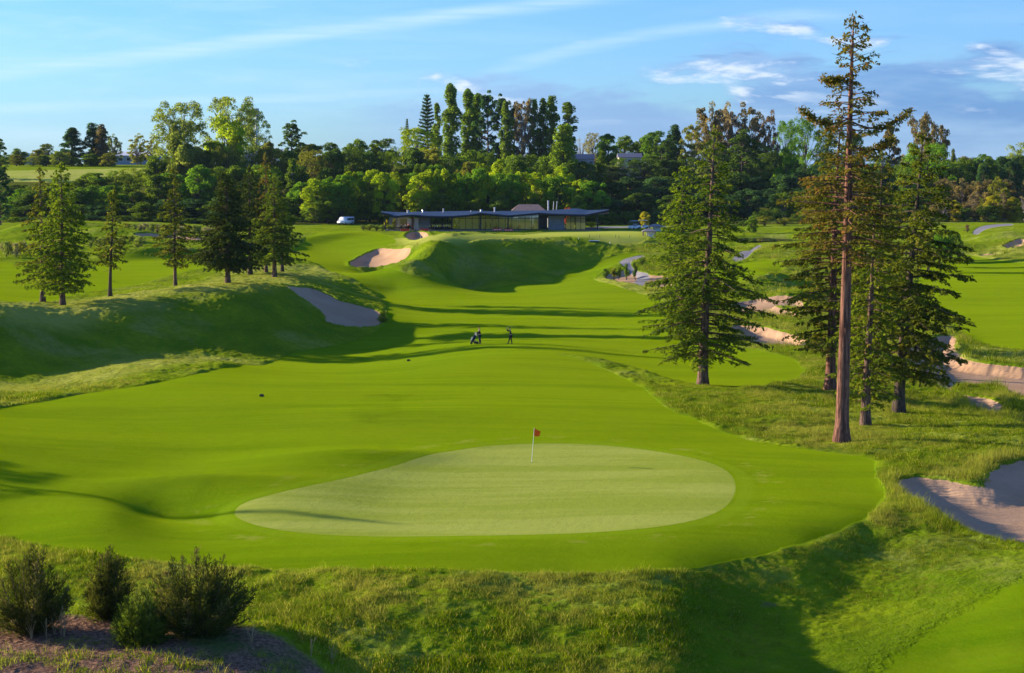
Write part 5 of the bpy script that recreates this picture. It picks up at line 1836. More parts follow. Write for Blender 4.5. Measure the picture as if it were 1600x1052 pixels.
# banners on the terrace edge
for k, (a, b, y, lab) in enumerate(((770, 784.2, 391.2, 'left red banner of the pair in front of the glass front'), (787.2, 801.5, 391.2, 'right red banner of the pair in front of the glass front'),
                                    (656.5, 670, 391.8, 'red banner on the grass below the grey clad wall'), (626, 640, 392.0, 'red banner partly hidden by the hedge at the terrace left'))):
    x0, x1 = cx(a, y), cx(b, y)
    zb = ground_z((x0 + x1) / 2, y)
    root = empty('banner', ((x0 + x1) / 2, y, zb))
    tag(root, lab, 'banner', 'red banners along the terrace')
    hw = (x1 - x0) / 2
    Box().box(-hw, hw, -0.02, 0.02, 0.10, 0.52).done('cloth', M_RED, root)
    Box().bar((-hw, 0, -0.1), (-hw, 0, 0.56), 0.025).bar((hw, 0, -0.1), (hw, 0, 0.56), 0.025).done('frame', M_CHROME, root)
    if k < 2:
        Box().box(-hw * 0.75, -hw * 0.35, -0.026, -0.021, 0.22, 0.38).box(-hw * 0.2, hw * 0.15, -0.026, -0.021, 0.24, 0.36).box(hw * 0.3, hw * 0.75, -0.026, -0.021, 0.22, 0.38).done('lettering', M_WHITE, root)

# low building with hip roof behind the clubhouse
d = 419.0
ob = empty('outbuilding', (cx(826, d), d + 3, ground_z(cx(826, d), d)))
tag(ob, 'small outbuilding with brown hipped roof rising behind the clubhouse roof', 'building')
zb = ob.location.z
hw = (cx(853, d) - cx(799, d)) / 2
Box().box(-hw + 0.4, hw - 0.4, -2.6, 2.6, -0.3, cz(328.5, d) - zb).done('wall', M_BEIGE, ob)
Box().hip(-hw, hw, -3.1, 3.1, cz(329, d) - zb, cz(319.6, d) - zb, 1.6).done('roof', M_SHING, ob)

for px, d, top, lean, lab in ((856.5, 414, 314.5, 0.0, 'thick upright pale pole behind the clubhouse roof'), (862.5, 414, 316, 0.35, 'thin leaning pale pole, middle of the three behind the roof'), (867, 414, 315.5, 0.45, 'right leaning pale pole behind the clubhouse roof')):
    L_ = at_dist(px, d)
    H = top_z(top, d) - L_.z
    o = Box().bar((0, 0, -0.3), (lean, 0, H), 0.15 if lean == 0 else 0.07, None, 8).bar((lean, 0, H), (lean, 0, H + 0.12), 0.2 if lean == 0 else 0.1).done('pole', M_WHITE)
    o.location = L_
    tag(o, lab, 'pole')


# ------------------------------------------------------------------ people
def skinned(name, P, E, rad, mat, parent, sub=2, root=0):
    me = bpy.data.meshes.new(name)
    me.from_pydata([tuple(p) for p in P], E, [])
    o = bpy.data.objects.new(name, me)
    COL.objects.link(o)
    md = o.modifiers.new('skin', 'SKIN')
    sl = me.skin_vertices[0].data if me.skin_vertices else None
    if sl is None:
        bm = bmesh.new()
        bm.from_mesh(me)
        bm.verts.layers.skin.verify()
        bm.to_mesh(me)
        bm.free()
        sl = me.skin_vertices[0].data
    for i, r in enumerate(rad):
        rx, ry = r if isinstance(r, tuple) else (r, r)
        sl[i].radius = (rx, ry)
        sl[i].use_root = (i == root)
    md.use_smooth_shade = True
    md.branch_smoothing = 0.3
    ss_ = o.modifiers.new('sub', 'SUBSURF')
    ss_.levels = sub
    ss_.render_levels = sub
    dg = bpy.context.evaluated_depsgraph_get()
    dg.update()
    m2 = bpy.data.meshes.new_from_object(o.evaluated_get(dg))
    o.modifiers.clear()
    o.data = m2
    bpy.data.meshes.remove(me)
    m2.materials.clear()
    m2.materials.append(mat)
    for p in m2.polygons:
        p.use_smooth = True
    o.name = name
    if parent:
        o.parent = parent
    return o


def person(loc, rz, J, clothes, label, group=None, hair=None, fingers=True, cap=None):
    """J: joints (metres). One continuous skin body, with clothing and hair laid over it."""
    root = empty('person', loc, rz)
    tag(root, label, 'person', group)
    order = ['pelvis', 'waist', 'chest', 'neck', 'head0', 'head1', 'shL', 'elL', 'haL', 'shR', 'elR', 'haR', 'hiL', 'knL', 'anL', 'toL', 'hiR', 'knR', 'anR', 'toR']
    rad = {'pelvis': (.155, .115), 'waist': (.135, .10), 'chest': (.165, .115), 'neck': .058, 'head0': .075, 'head1': (.078, .095), 'shL': .062, 'elL': .043, 'haL': .030, 'shR': .062, 'elR': .043, 'haR': .030,
           'hiL': .088, 'knL': .060, 'anL': .042, 'toL': .034, 'hiR': .088, 'knR': .060, 'anR': .042, 'toR': .034}
    ed = [('pelvis', 'waist'), ('waist', 'chest'), ('chest', 'neck'), ('neck', 'head0'), ('head0', 'head1'), ('chest', 'shL'), ('shL', 'elL'), ('elL', 'haL'), ('chest', 'shR'), ('shR', 'elR'), ('elR', 'haR'),
          ('pelvis', 'hiL'), ('hiL', 'knL'), ('knL', 'anL'), ('anL', 'toL'), ('pelvis', 'hiR'), ('hiR', 'knR'), ('knR', 'anR'), ('anR', 'toR')]
    ix = {n: i for i, n in enumerate(order)}
    body = skinned('body', [J[n] for n in order], [(ix[a], ix[b]) for a, b in ed], [rad[n] for n in order], M_SKIN, root)
    if fingers:
        bm = bmesh.new()
        bm.from_mesh(body.data)
        for h, e in (('haL', 'elL'), ('haR', 'elR')):
            c = np.array(J[h])
            d_ = unit(c - np.array(J[e]))
            sd = unit(np.cross(d_, np.array([0, 0, 1.0]) + 0.01))
            dn = np.cross(d_, sd)
            parts_ = [([c - d_ * 0.02, c + d_ * 0.06], [.032, .036])]
            for q in range(4):
                b0 = c + d_ * 0.06 + sd * (q - 1.5) * 0.018
                Ln = (0.062, 0.075, 0.070, 0.055)[q]
                parts_.append(([b0, b0 + d_ * Ln * 0.5 + dn * 0.010, b0 + d_ * Ln * 0.7 + dn * 0.045], [.0095, .009, .0075]))
            b0 = c + sd * 0.03 + d_ * 0.01
            parts_.append(([b0, b0 + sd * 0.022 + d_ * 0.03, b0 + sd * 0.012 + d_ * 0.055 + dn * 0.02], [.011, .010, .008]))
            for Pp, Rr in parts_:
                V, F = tube(np.array(Pp), np.array(Rr), 6)
                vs = [bm.verts.new(v) for v in V]
                for f in F:
                    bm.faces.new([vs[i] for i in f])
                bm.faces.new(vs[-6:])
        # ears, nose
        hc = (np.array(J['head0']) + np.array(J['head1'])) / 2
        fx = unit(np.array(J.get('face', (-1, 0, 0)), float))
        sdv = np.cross(fx, [0, 0, 1])
        for off, r_ in ((fx * 0.098, .016), (sdv * 0.082, .020), (-sdv * 0.082, .020)):
            g_ = bmesh.ops.create_icosphere(bm, subdivisions=1, radius=r_)
            bmesh.ops.translate(bm, verts=g_['verts'], vec=Vector(hc + off + np.array([0, 0, -0.01])))
        bm.to_mesh(body.data)
        bm.free()
    mt, mb = clothes
    o2 = ['waist', 'chest', 'shL', 'elL', 'shR', 'elR', 'neck', 'pelvis']
    J2 = dict(J)
    for s_ in 'LR':
        J2['wr' + s_] = tuple(np.array(J['el' + s_]) + (np.array(J['ha' + s_]) - np.array(J['el' + s_])) * 0.86)
    n2 = ['pelvis', 'waist', 'chest', 'neckb', 'shL', 'elL', 'wrL', 'shR', 'elR', 'wrR']
    J2['neckb'] = tuple(np.array(J['chest']) + (np.array(J['neck']) - np.array(J['chest'])) * 0.8)
    r2_ = {'pelvis': (.175, .135), 'waist': (.155, .12), 'chest': (.185, .135), 'neckb': .07, 'shL': .078, 'elL': .058, 'wrL': .046, 'shR': .078, 'elR': .058, 'wrR': .046}
    e2 = [('pelvis', 'waist'), ('waist', 'chest'), ('chest', 'neckb'), ('chest', 'shL'), ('shL', 'elL'), ('elL', 'wrL'), ('chest', 'shR'), ('shR', 'elR'), ('elR', 'wrR')]
    i2 = {n: i for i, n in enumerate(n2)}
    skinned('jacket', [J2[n] for n in n2], [(i2[a], i2[b]) for a, b in e2], [r2_[n] for n in n2], mt, root)
    n3 = ['pelvis', 'hiL', 'knL', 'anL', 'hiR', 'knR', 'anR']
    r3 = {'pelvis': (.165, .125), 'hiL': .103, 'knL': .076, 'anL': .062, 'hiR': .103, 'knR': .076, 'anR': .062}
    i3 = {n: i for i, n in enumerate(n3)}
    skinned('trousers', [J[n] for n in n3], [(i3[a], i3[b]) for a, b in (('pelvis', 'hiL'), ('hiL', 'knL'), ('knL', 'anL'), ('pelvis', 'hiR'), ('hiR', 'knR'), ('knR', 'anR'))], [r3[n] for n in n3], mb, root)
    for s_ in 'LR':
        b_ = Box()
        a = np.array(J['an' + s_])
        t_ = np.array(J['to' + s_])
        b_.path([a + (a - t_) * 0.35 + np.array([0, 0, -0.035]), a + np.array([0, 0, -0.02]), t_ + (t_ - a) * 0.15 + np.array([0, 0, -0.002])], [0.035, 0.056, 0.034], 8)
        b_.done('shoe', M_BLACK, root, True)
    # hair or cap
    hc = (np.array(J['head0']) + np.array(J['head1'])) / 2
    bm = bmesh.new()
    bmesh.ops.create_icosphere(bm, subdivisions=3, radius=1)
    fx = unit(np.array(J.get('face', (-1, 0, 0)), float))
    for v in list(bm.verts):
        c = np.array(v.co)
        if c[2] < -0.25 or (c @ fx > 0.45 and c[2] < 0.35):
            bm.verts.remove(v)
    for v in bm.verts:
        v.co = Vector(hc + np.array(v.co) * np.array([0.106, 0.106, 0.125]) + np.array([0, 0, 0.02]))
    me = bpy.data.meshes.new('hair')
    bm.to_mesh(me)
    bm.free()
    for p in me.polygons:
        p.use_smooth = True
    link('hair', me, hair or M_BLACK, root)
    return root


M_NAVY = simple_mat("navy_cloth", (0.020, 0.022, 0.050), 0.9, 0.1, 0, (0.014, 0.015, 0.035))
M_BLKCL = simple_mat("black_cloth", (0.020, 0.017, 0.026), 0.9, 0.1)
M_WINE = simple_mat("dark_wine_cloth", (0.075, 0.012, 0.030), 0.9, 0.1)
M_HAIR = simple_mat("reddish_hair", (0.48, 0.12, 0.05), 0.8, 0.2)
M_HAIRD = simple_mat("dark_hair", (0.05, 0.03, 0.02), 0.8, 0.2)
M_GREYCL = simple_mat("pale_cloth", (0.45, 0.42, 0.44), 0.9, 0.1)
M_BLUECL = simple_mat("blue_cloth", (0.09, 0.13, 0.30), 0.9, 0.1)
M_REDCL = simple_mat("red_cloth", (0.45, 0.05, 0.05), 0.9, 0.1)

# golfer with the push cart: stands behind it, hands forward on its handle
JS = {'pelvis': (0, 0, .95), 'waist': (0, 0, 1.10), 'chest': (-.03, 0, 1.32), 'neck': (-.04, 0, 1.50), 'head0': (-.06, 0, 1.59), 'head1': (-.07, 0, 1.72), 'face': (-1, -.2, 0),
      'shL': (-.03, .19, 1.42), 'elL': (-.17, .24, 1.18), 'haL': (-.38, .13, 1.08), 'shR': (-.03, -.19, 1.42), 'elR': (-.17, -.24, 1.18), 'haR': (-.38, -.13, 1.08),
      'hiL': (0, .10, .88), 'knL': (-.02, .12, .50), 'anL': (.03, .13, .09), 'toL': (-.13, .15, .035), 'hiR': (0, -.10, .88), 'knR': (.02, -.12, .49), 'anR': (.10, -.13, .09), 'toR': (-.06, -.15, .035)}
L_ = P3(749.5, 538.5)
person(L_, 0.25, JS, (M_BLKCL, M_NAVY), 'golfer with reddish hair in dark clothes, standing behind the golf trolley on the fairway', hair=M_HAIR)

tl = empty('golf_trolley', L_ + Vector((-0.50, -0.16, 0)), 0.45)
tag(tl, 'three wheeled push trolley in front of the reddish haired golfer', 'golf trolley')
tl.location.z = ground_z(tl.location.x, tl.location.y)
Box().path([(-.42, 0, .16), (-.10, 0, .42), (.10, 0, .80), (.25, 0, 1.06)], [.02] * 4, 8).path([(-.02, 0, .52), (.12, .28, .15)], [.017, .017], 8).path([(-.02, 0, .52), (.12, -.28, .15)], [.017, .017], 8).done('frame', M_CHROME, tl)
Box().path([(.25, -.16, 1.06), (.25, .16, 1.06)], [.018, .018], 8).done('handle', M_BLACK, tl)
for p, r_ in (((.12, .31, .15), .15), ((.12, -.31, .15), .15), ((-.44, 0, .13), .13)):
    Box().bar((p[0], p[1] - .025, p[2]), (p[0], p[1] + .025, p[2]), r_, r_, 20).done('wheel', M_BLACK, tl)
bg_ = empty('golf_bag', tl.location.copy(), 0.45)
tag(bg_, 'navy golf bag with pale side panel strapped on the trolley', 'golf bag')
Box().path([(-.36, 0, .24), (-.30, 0, .34), (-.10, 0, .72), (.02, 0, .98)], [.12, .145, .15, .14], 14).done('bag', M_NAVY, bg_)
Box().path([(-.44, 0, .42), (-.28, 0, .76)], [.08, .09], 10).done('pocket', M_GREYCL, bg_)
for k, (a, b) in enumerate(((.05, .05), (-.05, .04), (.0, -.06), (.07, -.04), (-.03, 0))):
    Box().path([(0 + a, b, .95), (.10 + a, b * 1.4, 1.20)], [.008, .008], 6).path([(.10 + a, b * 1.4, 1.20), (.07 + a, b * 1.4 + .05, 1.25)], [.026, .034], 8).done('club', M_CHROME, bg_)

# golfer at the end of a swing
JG = {'pelvis': (.02, 0, .94), 'waist': (.03, 0, 1.10), 'chest': (.0, 0, 1.33), 'neck': (-.03, 0, 1.50), 'head0': (-.06, 0, 1.58), 'head1': (-.08, 0, 1.71), 'face': (-1, -.3, 0),
      'shL': (-.02, .17, 1.42), 'elL': (-.30, .12, 1.44), 'haL': (-.42, -.02, 1.66), 'shR': (-.03, -.18, 1.42), 'elR': (-.30, -.20, 1.40), 'haR': (-.41, -.05, 1.60),
      'hiL': (.0, .10, .88), 'knL': (-.11, .10, .50), 'anL': (-.22, .12, .09), 'toL': (-.38, .10, .035), 'hiR': (.05, -.10, .88), 'knR': (.09, -.10, .50), 'anR': (.17, -.12, .10), 'toR': (.06, -.20, .035)}
L2_ = P3(797.5, 540.5)
L2_.z = ground_z(L2_.x, L2_.y)
person(L2_, 0.0, JG, (M_BLKCL, M_BLKCL), 'golfer in black at the end of a swing, arms raised holding a club', hair=M_HAIRD)
gc = empty('golf_club', L2_)
tag(gc, 'thin golf club held up over the shoulder by the swinging golfer', 'golf club')
Box().path([(-.43, -.04, 1.58), (-.40, -.03, 1.72)], [.014, .014], 6).done('grip', M_BLACK, gc)
Box().path([(-.40, -.03, 1.72), (-.05, .10, 1.92), (.30, .22, 1.84)], [.008, .007, .006], 6).done('shaft', M_CHROME, gc)
Box().path([(.29, .22, 1.85), (.38, .20, 1.79)], [.03, .035], 8).done('club_head', M_BLACK, gc)

# people sitting at tables on the terrace: two poses built once, then copied
JT = {'pelvis': (0, 0, .50), 'waist': (0.02, 0, .64), 'chest': (.0, 0, .87), 'neck': (-.02, 0, 1.04), 'head0': (-.04, 0, 1.12), 'head1': (-.05, 0, 1.25), 'face': (-1, 0, 0),
      'shL': (.0, .18, .97), 'elL': (-.12, .24, .74), 'haL': (-.34, .14, .78), 'shR': (.0, -.18, .97), 'elR': (-.12, -.24, .74), 'haR': (-.34, -.14, .78),
      'hiL': (-.06, .10, .50), 'knL': (-.44, .12, .52), 'anL': (-.46, .12, .10), 'toL': (-.60, .12, .04), 'hiR': (-.06, -.10, .50), 'knR': (-.44, -.12, .52), 'anR': (-.40, -.12, .10), 'toR': (-.54, -.12, .04)}


def copy_tree(o, parent=None):
    c = o.copy()
    COL.objects.link(c)
    if parent:
        c.parent = parent
    for ch in list(o.children):
        copy_tree(ch, c)
    return c


def furniture():
    t_ = empty('table', (0, 0, 0))
    Box().bar((0, 0, .72), (0, 0, .75), .42, .42, 18).done('table_top', M_WHITE, t_)
    Box().bar((0, 0, .02), (0, 0, .72), .035).bar((0, 0, 0), (0, 0, .03), .22, .2, 12).done('leg', M_DARK, t_)
    c_ = empty('chair', (0, 0, 0))
    Box().box(-.22, .22, -.22, .22, .42, .46, .01).done('seat', M_DARK, c_)
    Box().box(.19, .23, -.21, .21, .46, .86, .01).done('backrest', M_DARK, c_)
    for sx in (-.19, .19):
        for sy in (-.19, .19):
            Box().bar((sx, sy, 0), (sx, sy, .42), .018).done('leg', M_DARK, c_)
    return t_, c_


t0_, c0_ = furniture()
protos = []
for (mt, mb, hr, lab, grp) in ((M_NAVY, M_BLKCL, M_HAIRD, 'seated guest in navy clothes among the crowd on the open terrace', 'guests in navy on the terrace'),
                          (M_GREYCL, M_NAVY, M_HAIRD, 'seated guest in a pale top among the crowd on the open terrace', 'guests in pale tops on the terrace'),
                          (M_BLUECL, M_GREYCL, M_HAIR, 'seated guest in a blue top among the crowd on the open terrace', 'guests in blue on the terrace'),
                          (M_REDCL, M_BLKCL, M_HAIRD, 'seated guest in a red top among the crowd on the open terrace', 'guests in red on the terrace')):
    protos.append([person((0, 0, 0), 0, JT, (mt, mb), lab, grp, hr, fingers=False), 0])
spots = [(628, 0), (634, 1), (639, 3), (675, 0), (678.5, 1), (682, 2), (686, 0), (690, 3), (693, 1), (696, 0), (699.5, 1), (703, 2), (709, 0), (714, 0), (760, 0), (776, 3), (798, 0), (812, 3)]
cnt = {}
first_t, first_c = True, True
for k, (px, pk) in enumerate(spots):
    y = 394.3 + (k % 3) * 0.9 if px < 705 else 397.5
    x = cx(px, y)
    tt = t0_ if first_t else copy_tree(t0_)
    tt.location = (x - 0.62, y, FL)
    cc = c0_ if first_c else copy_tree(c0_)
    cc.location = (x, y, FL)
    if px < 648:
        w1, w2 = 'at the terrace left end', 'left end of the terrace'
    elif px < 705:
        w1, w2 = 'on the open terrace', 'open terrace'
    else:
        w1, w2 = 'inside behind the clubhouse glass', 'glass front'
    cnt[w2] = cnt.get(w2, 0) + 1
    tag(tt, 'white topped table %s, %s from the left there' % (w1, ORD[cnt[w2] - 1]), 'table', 'tables of the ' + w2)
    tag(cc, 'dark occupied chair %s, %s from the left there' % (w1, ORD[cnt[w2] - 1]), 'chair', 'chairs of the ' + w2)
    first_t = first_c = False
    pr = protos[pk]
    pp = pr[0] if pr[1] == 0 else copy_tree(pr[0])
    pr[1] += 1
    pp.location = (x, y, FL)
    pp.rotation_euler = (0, 0, 0)
    nm = ['navy clothes', 'a pale top', 'a blue top', 'a red top'][pk]
    tag(pp, 'guest in %s seated %s, %s from the left' % (nm, w1, ORD[cnt[w2] - 1]), 'person', 'guests at the ' + w2)

# ------------------------------------------------------------------ flagstick on the green, pin on the lawn
L_ = P3(830.5, 723.5)
fs = empty('flagstick', L_)
tag(fs, 'white flagstick with an orange red flag in the putting green hole', 'flagstick')
tipx = 0.17
hz = 2.16
M_POLE = simple_mat("white_pole", (0.85, 0.85, 0.78), 0.5, 0.4)
Box().path([(0, 0, -.1), (tipx * .5, 0, hz * .5), (tipx, 0, hz)], [.017, .015, .012], 10).done('pole', M_POLE, fs)
bm = bmesh.new()
g2 = []
for i in range(9):
    u = i / 8
    rowv = []
    for j in range(7):
        v = j / 6
        x = tipx - 0.015 + u * 0.40 * (1 - 0.15 * v)
        z = hz - 0.02 - v * 0.50 * (1 - 0.35 * u) - 0.20 * u
        yy = 0.07 * math.sin(u * 7 + v * 2.0) * u
        rowv.append(bm.verts.new((x, yy, z)))
    g2.append(rowv)
for i in range(8):
    for j in range(6):
        bm.faces.new([g2[i][j], g2[i + 1][j], g2[i + 1][j + 1], g2[i][j + 1]])
me = bpy.data.meshes.new('flag')
bm.to_mesh(me)
bm.free()
for p in me.polygons:
    p.use_smooth = True
fl = link('flag', me, simple_mat("orange_red_cloth", (0.95, 0.20, 0.01), 0.8, 0.1, 0, (0.90, 0.09, 0.01)), fs)
sol = fl.modifiers.new('s', 'SOLIDIFY')
sol.thickness = 0.006
o = Box().bar((0, 0, 0.001), (0, 0, 0.006), 0.054, 0.054, 20).done('hole', M_BLACK)
o.location = L_
tag(o, 'dark hole in the putting green at the foot of the flagstick', 'hole')
for px, py, h, lab in ((657, 374.5, 1.9, 'thin white marker pin beside the small bunker below the clubhouse'),):
    L_ = P3(px, py)
    o = Box().bar((0, 0, -.1), (0.02, 0, h), .03, .025, 8).bar((0.02, 0, h - .1), (0.02, 0, h), .05, .05, 8).done('marker_pin', M_POLE)
    o.location = L_
    tag(o, lab, 'pin')
for k, px in enumerate((921, 937, 962, 967, 984)):
    L_ = P3(px, 371 + (k % 2) * 1.0)
    o = Box().bar((0, 0, -.1), (0, 0, .55), .035, .03, 8).bar((0, 0, .5), (0, 0, .58), .05, .045, 8).done('stake', M_DARK)
    o.location = L_
    tag(o, 'short dark practice stake on the pale lawn, %s from the left' % ORD[k], 'stake', 'practice stakes on the pale lawn')
for px, py, lab in ((409, 623, 'small dark box lying on the fairway, the nearer and left one'), (638.5, 564.5, 'small dark box lying on the fairway, the farther one near the golfers')):
    L_ = P3(px, py)
    root = empty('ground_box', L_)
    tag(root, lab, 'box', 'dark boxes on the fairway')
    Box().box(-.17, .17, -.12, .12, -.02, .17, .03).done('casing', M_DARK, root)
    Box().box(-.14, .14, -.09, .09, .168, .19, .008).done('lid', M_FASC, root)
for px, py, lab in ((904, 374, 'tiny white ball like marker on the shaded mound crest'), (953, 380, 'tiny white marker on the slope right of the pale board')):
    L_ = P3(px, py)
    root = empty('yardage_marker', L_)
    tag(root, lab, 'marker')
    Box().path([(0, 0, -.05), (0, 0, .22), (0, 0, .32)], [.05, .05, .02], 8).done('post', M_POLE, root)
L_ = P3(928, 377)
root = empty('board', L_)
tag(root, 'low pale blue board lying at the edge of the lawn by the mound', 'board')
Box().box(-.95, .95, -.7, .7, .10, .18, .02).done('panel', M_PALEBL, root)
Box().box(-.8, -.7, -.6, .6, -.1, .10).box(.7, .8, -.6, .6, -.1, .10).done('batten', M_DARK, root)


# ------------------------------------------------------------------ vehicles
def vehicle(name, label, cat, loc, rz, L, W, H, hood, paint, van=False, group=None):
    root = empty(name, loc, rz)
    tag(root, label, cat, group)
    y = W / 2
    if van:
        prof = [(-L / 2, .28), (-L / 2, H * .46), (-L / 2 + hood * .55, H * .55), (-L / 2 + hood * 1.25, H * .95), (-L / 2 + hood * 1.6, H), (L / 2 - .15, H), (L / 2 - .02, H * .9), (L / 2, .28)]
    else:
        prof = [(-L / 2, .30), (-L / 2, H * .5), (-L / 2 + hood, H * .60), (-L / 2 + hood * 1.7, H * .97), (L * .12, H), (L / 2 - hood * .55, H * .66), (L / 2, H * .60), (L / 2, .30)]
    b = Box()
    b.prism(prof, -y, y)
    bmesh.ops.bevel(b.bm, geom=list(b.bm.edges), offset=.07, segments=2, affect='EDGES', clamp_overlap=True)
    body = b.done('body', paint, root, True)
    if van:
        Box().prism([(-L / 2 + hood * .62, H * .58), (-L / 2 + hood * 1.22, H * .91), (-L / 2 + hood * 1.30, H * .91), (-L / 2 + hood * .75, H * .58)], -y * .86, y * .86).done('windscreen', M_DARK, root)
        Box().box(L / 2 - .10, L / 2 + .012, -y * .8, y * .8, H * .56, H * .86, .02).done('rear_window', M_DARK, root)
        for s_ in (-1, 1):
            for x0, x1 in ((-L / 2 + hood * 1.45, -.55), (-.45, .75), (.85, L / 2 - .25)):
                Box().box(x0, x1, s_ * y - .02, s_ * y + .012, H * .57, H * .85, .01).done('side_window', M_DARK, root)
    else:
        Box().prism([(-L / 2 + hood * 1.12, H * .64), (-L / 2 + hood * 1.72, H * .93), (L * .11, H * .95), (L / 2 - hood * .68, H * .68)], -y - .01, y + .01).done('side_window', M_DARK, root)
    for sx in (-L * .31, L * .31):
        for s_ in (-1, 1):
            wh = Box().bar((sx, s_ * (y - .2), .32), (sx, s_ * (y + .01), .32), .32, .32, 20).done('wheel', M_BLACK, root)
            Box().bar((sx, s_ * (y - .1), .32), (sx, s_ * (y + .02), .32), .19, .19, 12).done('rim', M_CHROME, wh)
    for s_ in (-1, 1):
        Box().box(-L / 2 - .012, -L / 2 + .05, s_ * y * .72 - .16, s_ * y * .72 + .16, H * .36, H * .45, .01).done('headlight', M_CHROME, root)
        Box().box(L / 2 - .05, L / 2 + .014, s_ * y * .84 - .08, s_ * y * .84 + .08, H * .40, H * .62, .01).done('tail_light', M_RED, root)
    Box().box(-L / 2 - .02, -L / 2 + .06, -y * .95, y * .95, .25, .45, .02).done('bumper', M_FASC, root)
    return root


M_CARW = simple_mat("white_car_paint", (0.80, 0.80, 0.80), 0.3, 0.5, 0, (0.76, 0.76, 0.76))
L_ = at_dist(540.5, 438)
vehicle('van', 'white people carrier parked by the trees left of the clubhouse', 'van', L_, R(62), 4.5, 1.85, 1.80, 1.0, M_CARW, True)


def golf_cart(label, loc, rz):
    root = empty('golf_cart', loc, rz)
    tag(root, label, 'golf cart', 'golf carts on the shaded drive')
    Box().prism([(-1.2, .25), (-1.2, .62), (-.75, .78), (-.45, .42), (.1, .42), (.15, .72), (.95, .72), (1.2, .55), (1.2, .25)], -.55, .55).done('body', M_CARW, root)
    Box().box(-.02, .5, -.5, .5, .72, .84, .03).box(.42, .55, -.5, .5, .84, 1.2, .03).done('seat', M_GREYCL, root)
    Box().box(-.75, .95, -.6, .6, 1.72, 1.80, .03).done('canopy', M_PALEBL, root)
    for sx, sy in ((-.65, -.5), (-.65, .5), (.85, -.5), (.85, .5)):
        Box().bar((sx, sy, .6), (sx, sy, 1.74), .025).done('post', M_DARK, root)
    for sx in (-.8, .8):
        for sy in (-.5, .5):
            Box().bar((sx, sy - .08, .22), (sx, sy + .08, .22), .22, .22, 16).done('wheel', M_BLACK, root)


golf_cart('small white golf cart with pale blue canopy on the shaded drive, left one', at_dist(990, 398), 0.9)
golf_cart('golf cart with pale blue canopy beside the farther shelter, right one', at_dist(1004, 404), 0.2)

# ------------------------------------------------------------------ shelters, houses and factory on the hill
M_WOODPOST = simple_mat("timber", (0.30, 0.20, 0.14), 0.8, 0.2)
M_GREYROOF = simple_mat("grey_brown_roof", (0.27, 0.235, 0.225), 0.7, 0.3, 0, (0.21, 0.185, 0.18), 1.0)
for px0, px1, ridge, eave, d, lab in ((1013, 1035, 351.5, 356.5, 393, 'farther small shelter with grey brown roof at the end of the drive'), (1003, 1025, 361.5, 366.0, 368, 'nearer small shelter with grey brown roof below the drive')):
    x0, x1 = cx(px0, d), cx(px1, d)
    zb = ground_z((x0 + x1) / 2, d)
    root = empty('shelter', ((x0 + x1) / 2, d, zb))
    tag(root, lab, 'shelter')
    hw = (x1 - x0) / 2
    ze, zr = cz(eave, d) - zb, cz(ridge, d) - zb
    ze = max(ze, 1.0)
    zr = max(zr, ze + .45)
    Box().hip(-hw, hw, -1.4, 1.4, ze, zr, .9).box(-hw, hw, -1.4, 1.4, ze - .12, ze - .01).done('roof', M_GREYROOF, root)
    Box().box(-hw * .3, hw * .8, .6, .8, -.2, ze - .13).box(-hw * .1, hw * .8, -.7, -.5, -.2, ze * .55).done('wall', M_WHITE, root)
    for sx in (-hw * .85, hw * .85):
        for sy in (-1.2, 1.2):
            Box().bar((sx, sy, -.3), (sx, sy, ze - .1), .07).done('post', M_WOODPOST, root)


def house(name, label, px0, px1, d, eave, ridge, foot, m_w, m_r, depth=8, windows=3, gable=True):
    x0, x1 = cx(px0, d), cx(px1, d)
    zb = min(ground_z((x0 + x1) / 2, d), cz(foot, d))
    root = empty(name, ((x0 + x1) / 2, d, zb))
    tag(root, label, 'building' if name != 'house' else 'house')
    hw = (x1 - x0) / 2
    ze, zr = cz(eave, d) - zb, cz(ridge, d) - zb
    wl = Box().box(-hw + .3, hw - .3, 0, depth, -1, ze).done('wall', m_w, root)
    if gable:
        b = Box()
        ym = depth / 2
        v = [b.bm.verts.new(p) for p in ((-hw, -.5, ze - .1), (hw, -.5, ze - .1), (hw, ym, zr), (-hw, ym, zr), (hw, depth + .5, ze - .1), (-hw, depth + .5, ze - .1))]
        for f in ((0, 1, 2, 3), (3, 2, 4, 5), (1, 4, 2), (0, 3, 5), (0, 5, 4, 1)):
            b.bm.faces.new([v[i] for i in f])
        b.done('roof', m_r, root)
    else:
        Box().box(-hw, hw, -.3, depth + .3, ze + .003, zr).done('roof', m_r, root)
    for k in range(windows):
        xc = -hw + (k + .5) / windows * 2 * hw
        ww = min(1.1, hw / windows * .6)
        wf = Box().box(xc - ww, xc + ww, -.06, .02, ze - 2.1, ze - .7).done('window', M_WHITE, root)
        Box().box(xc - ww + .1, xc + ww - .1, -.08, -.062, ze - 2.0, ze - .8).done('pane', M_DARK, wf)
    return root


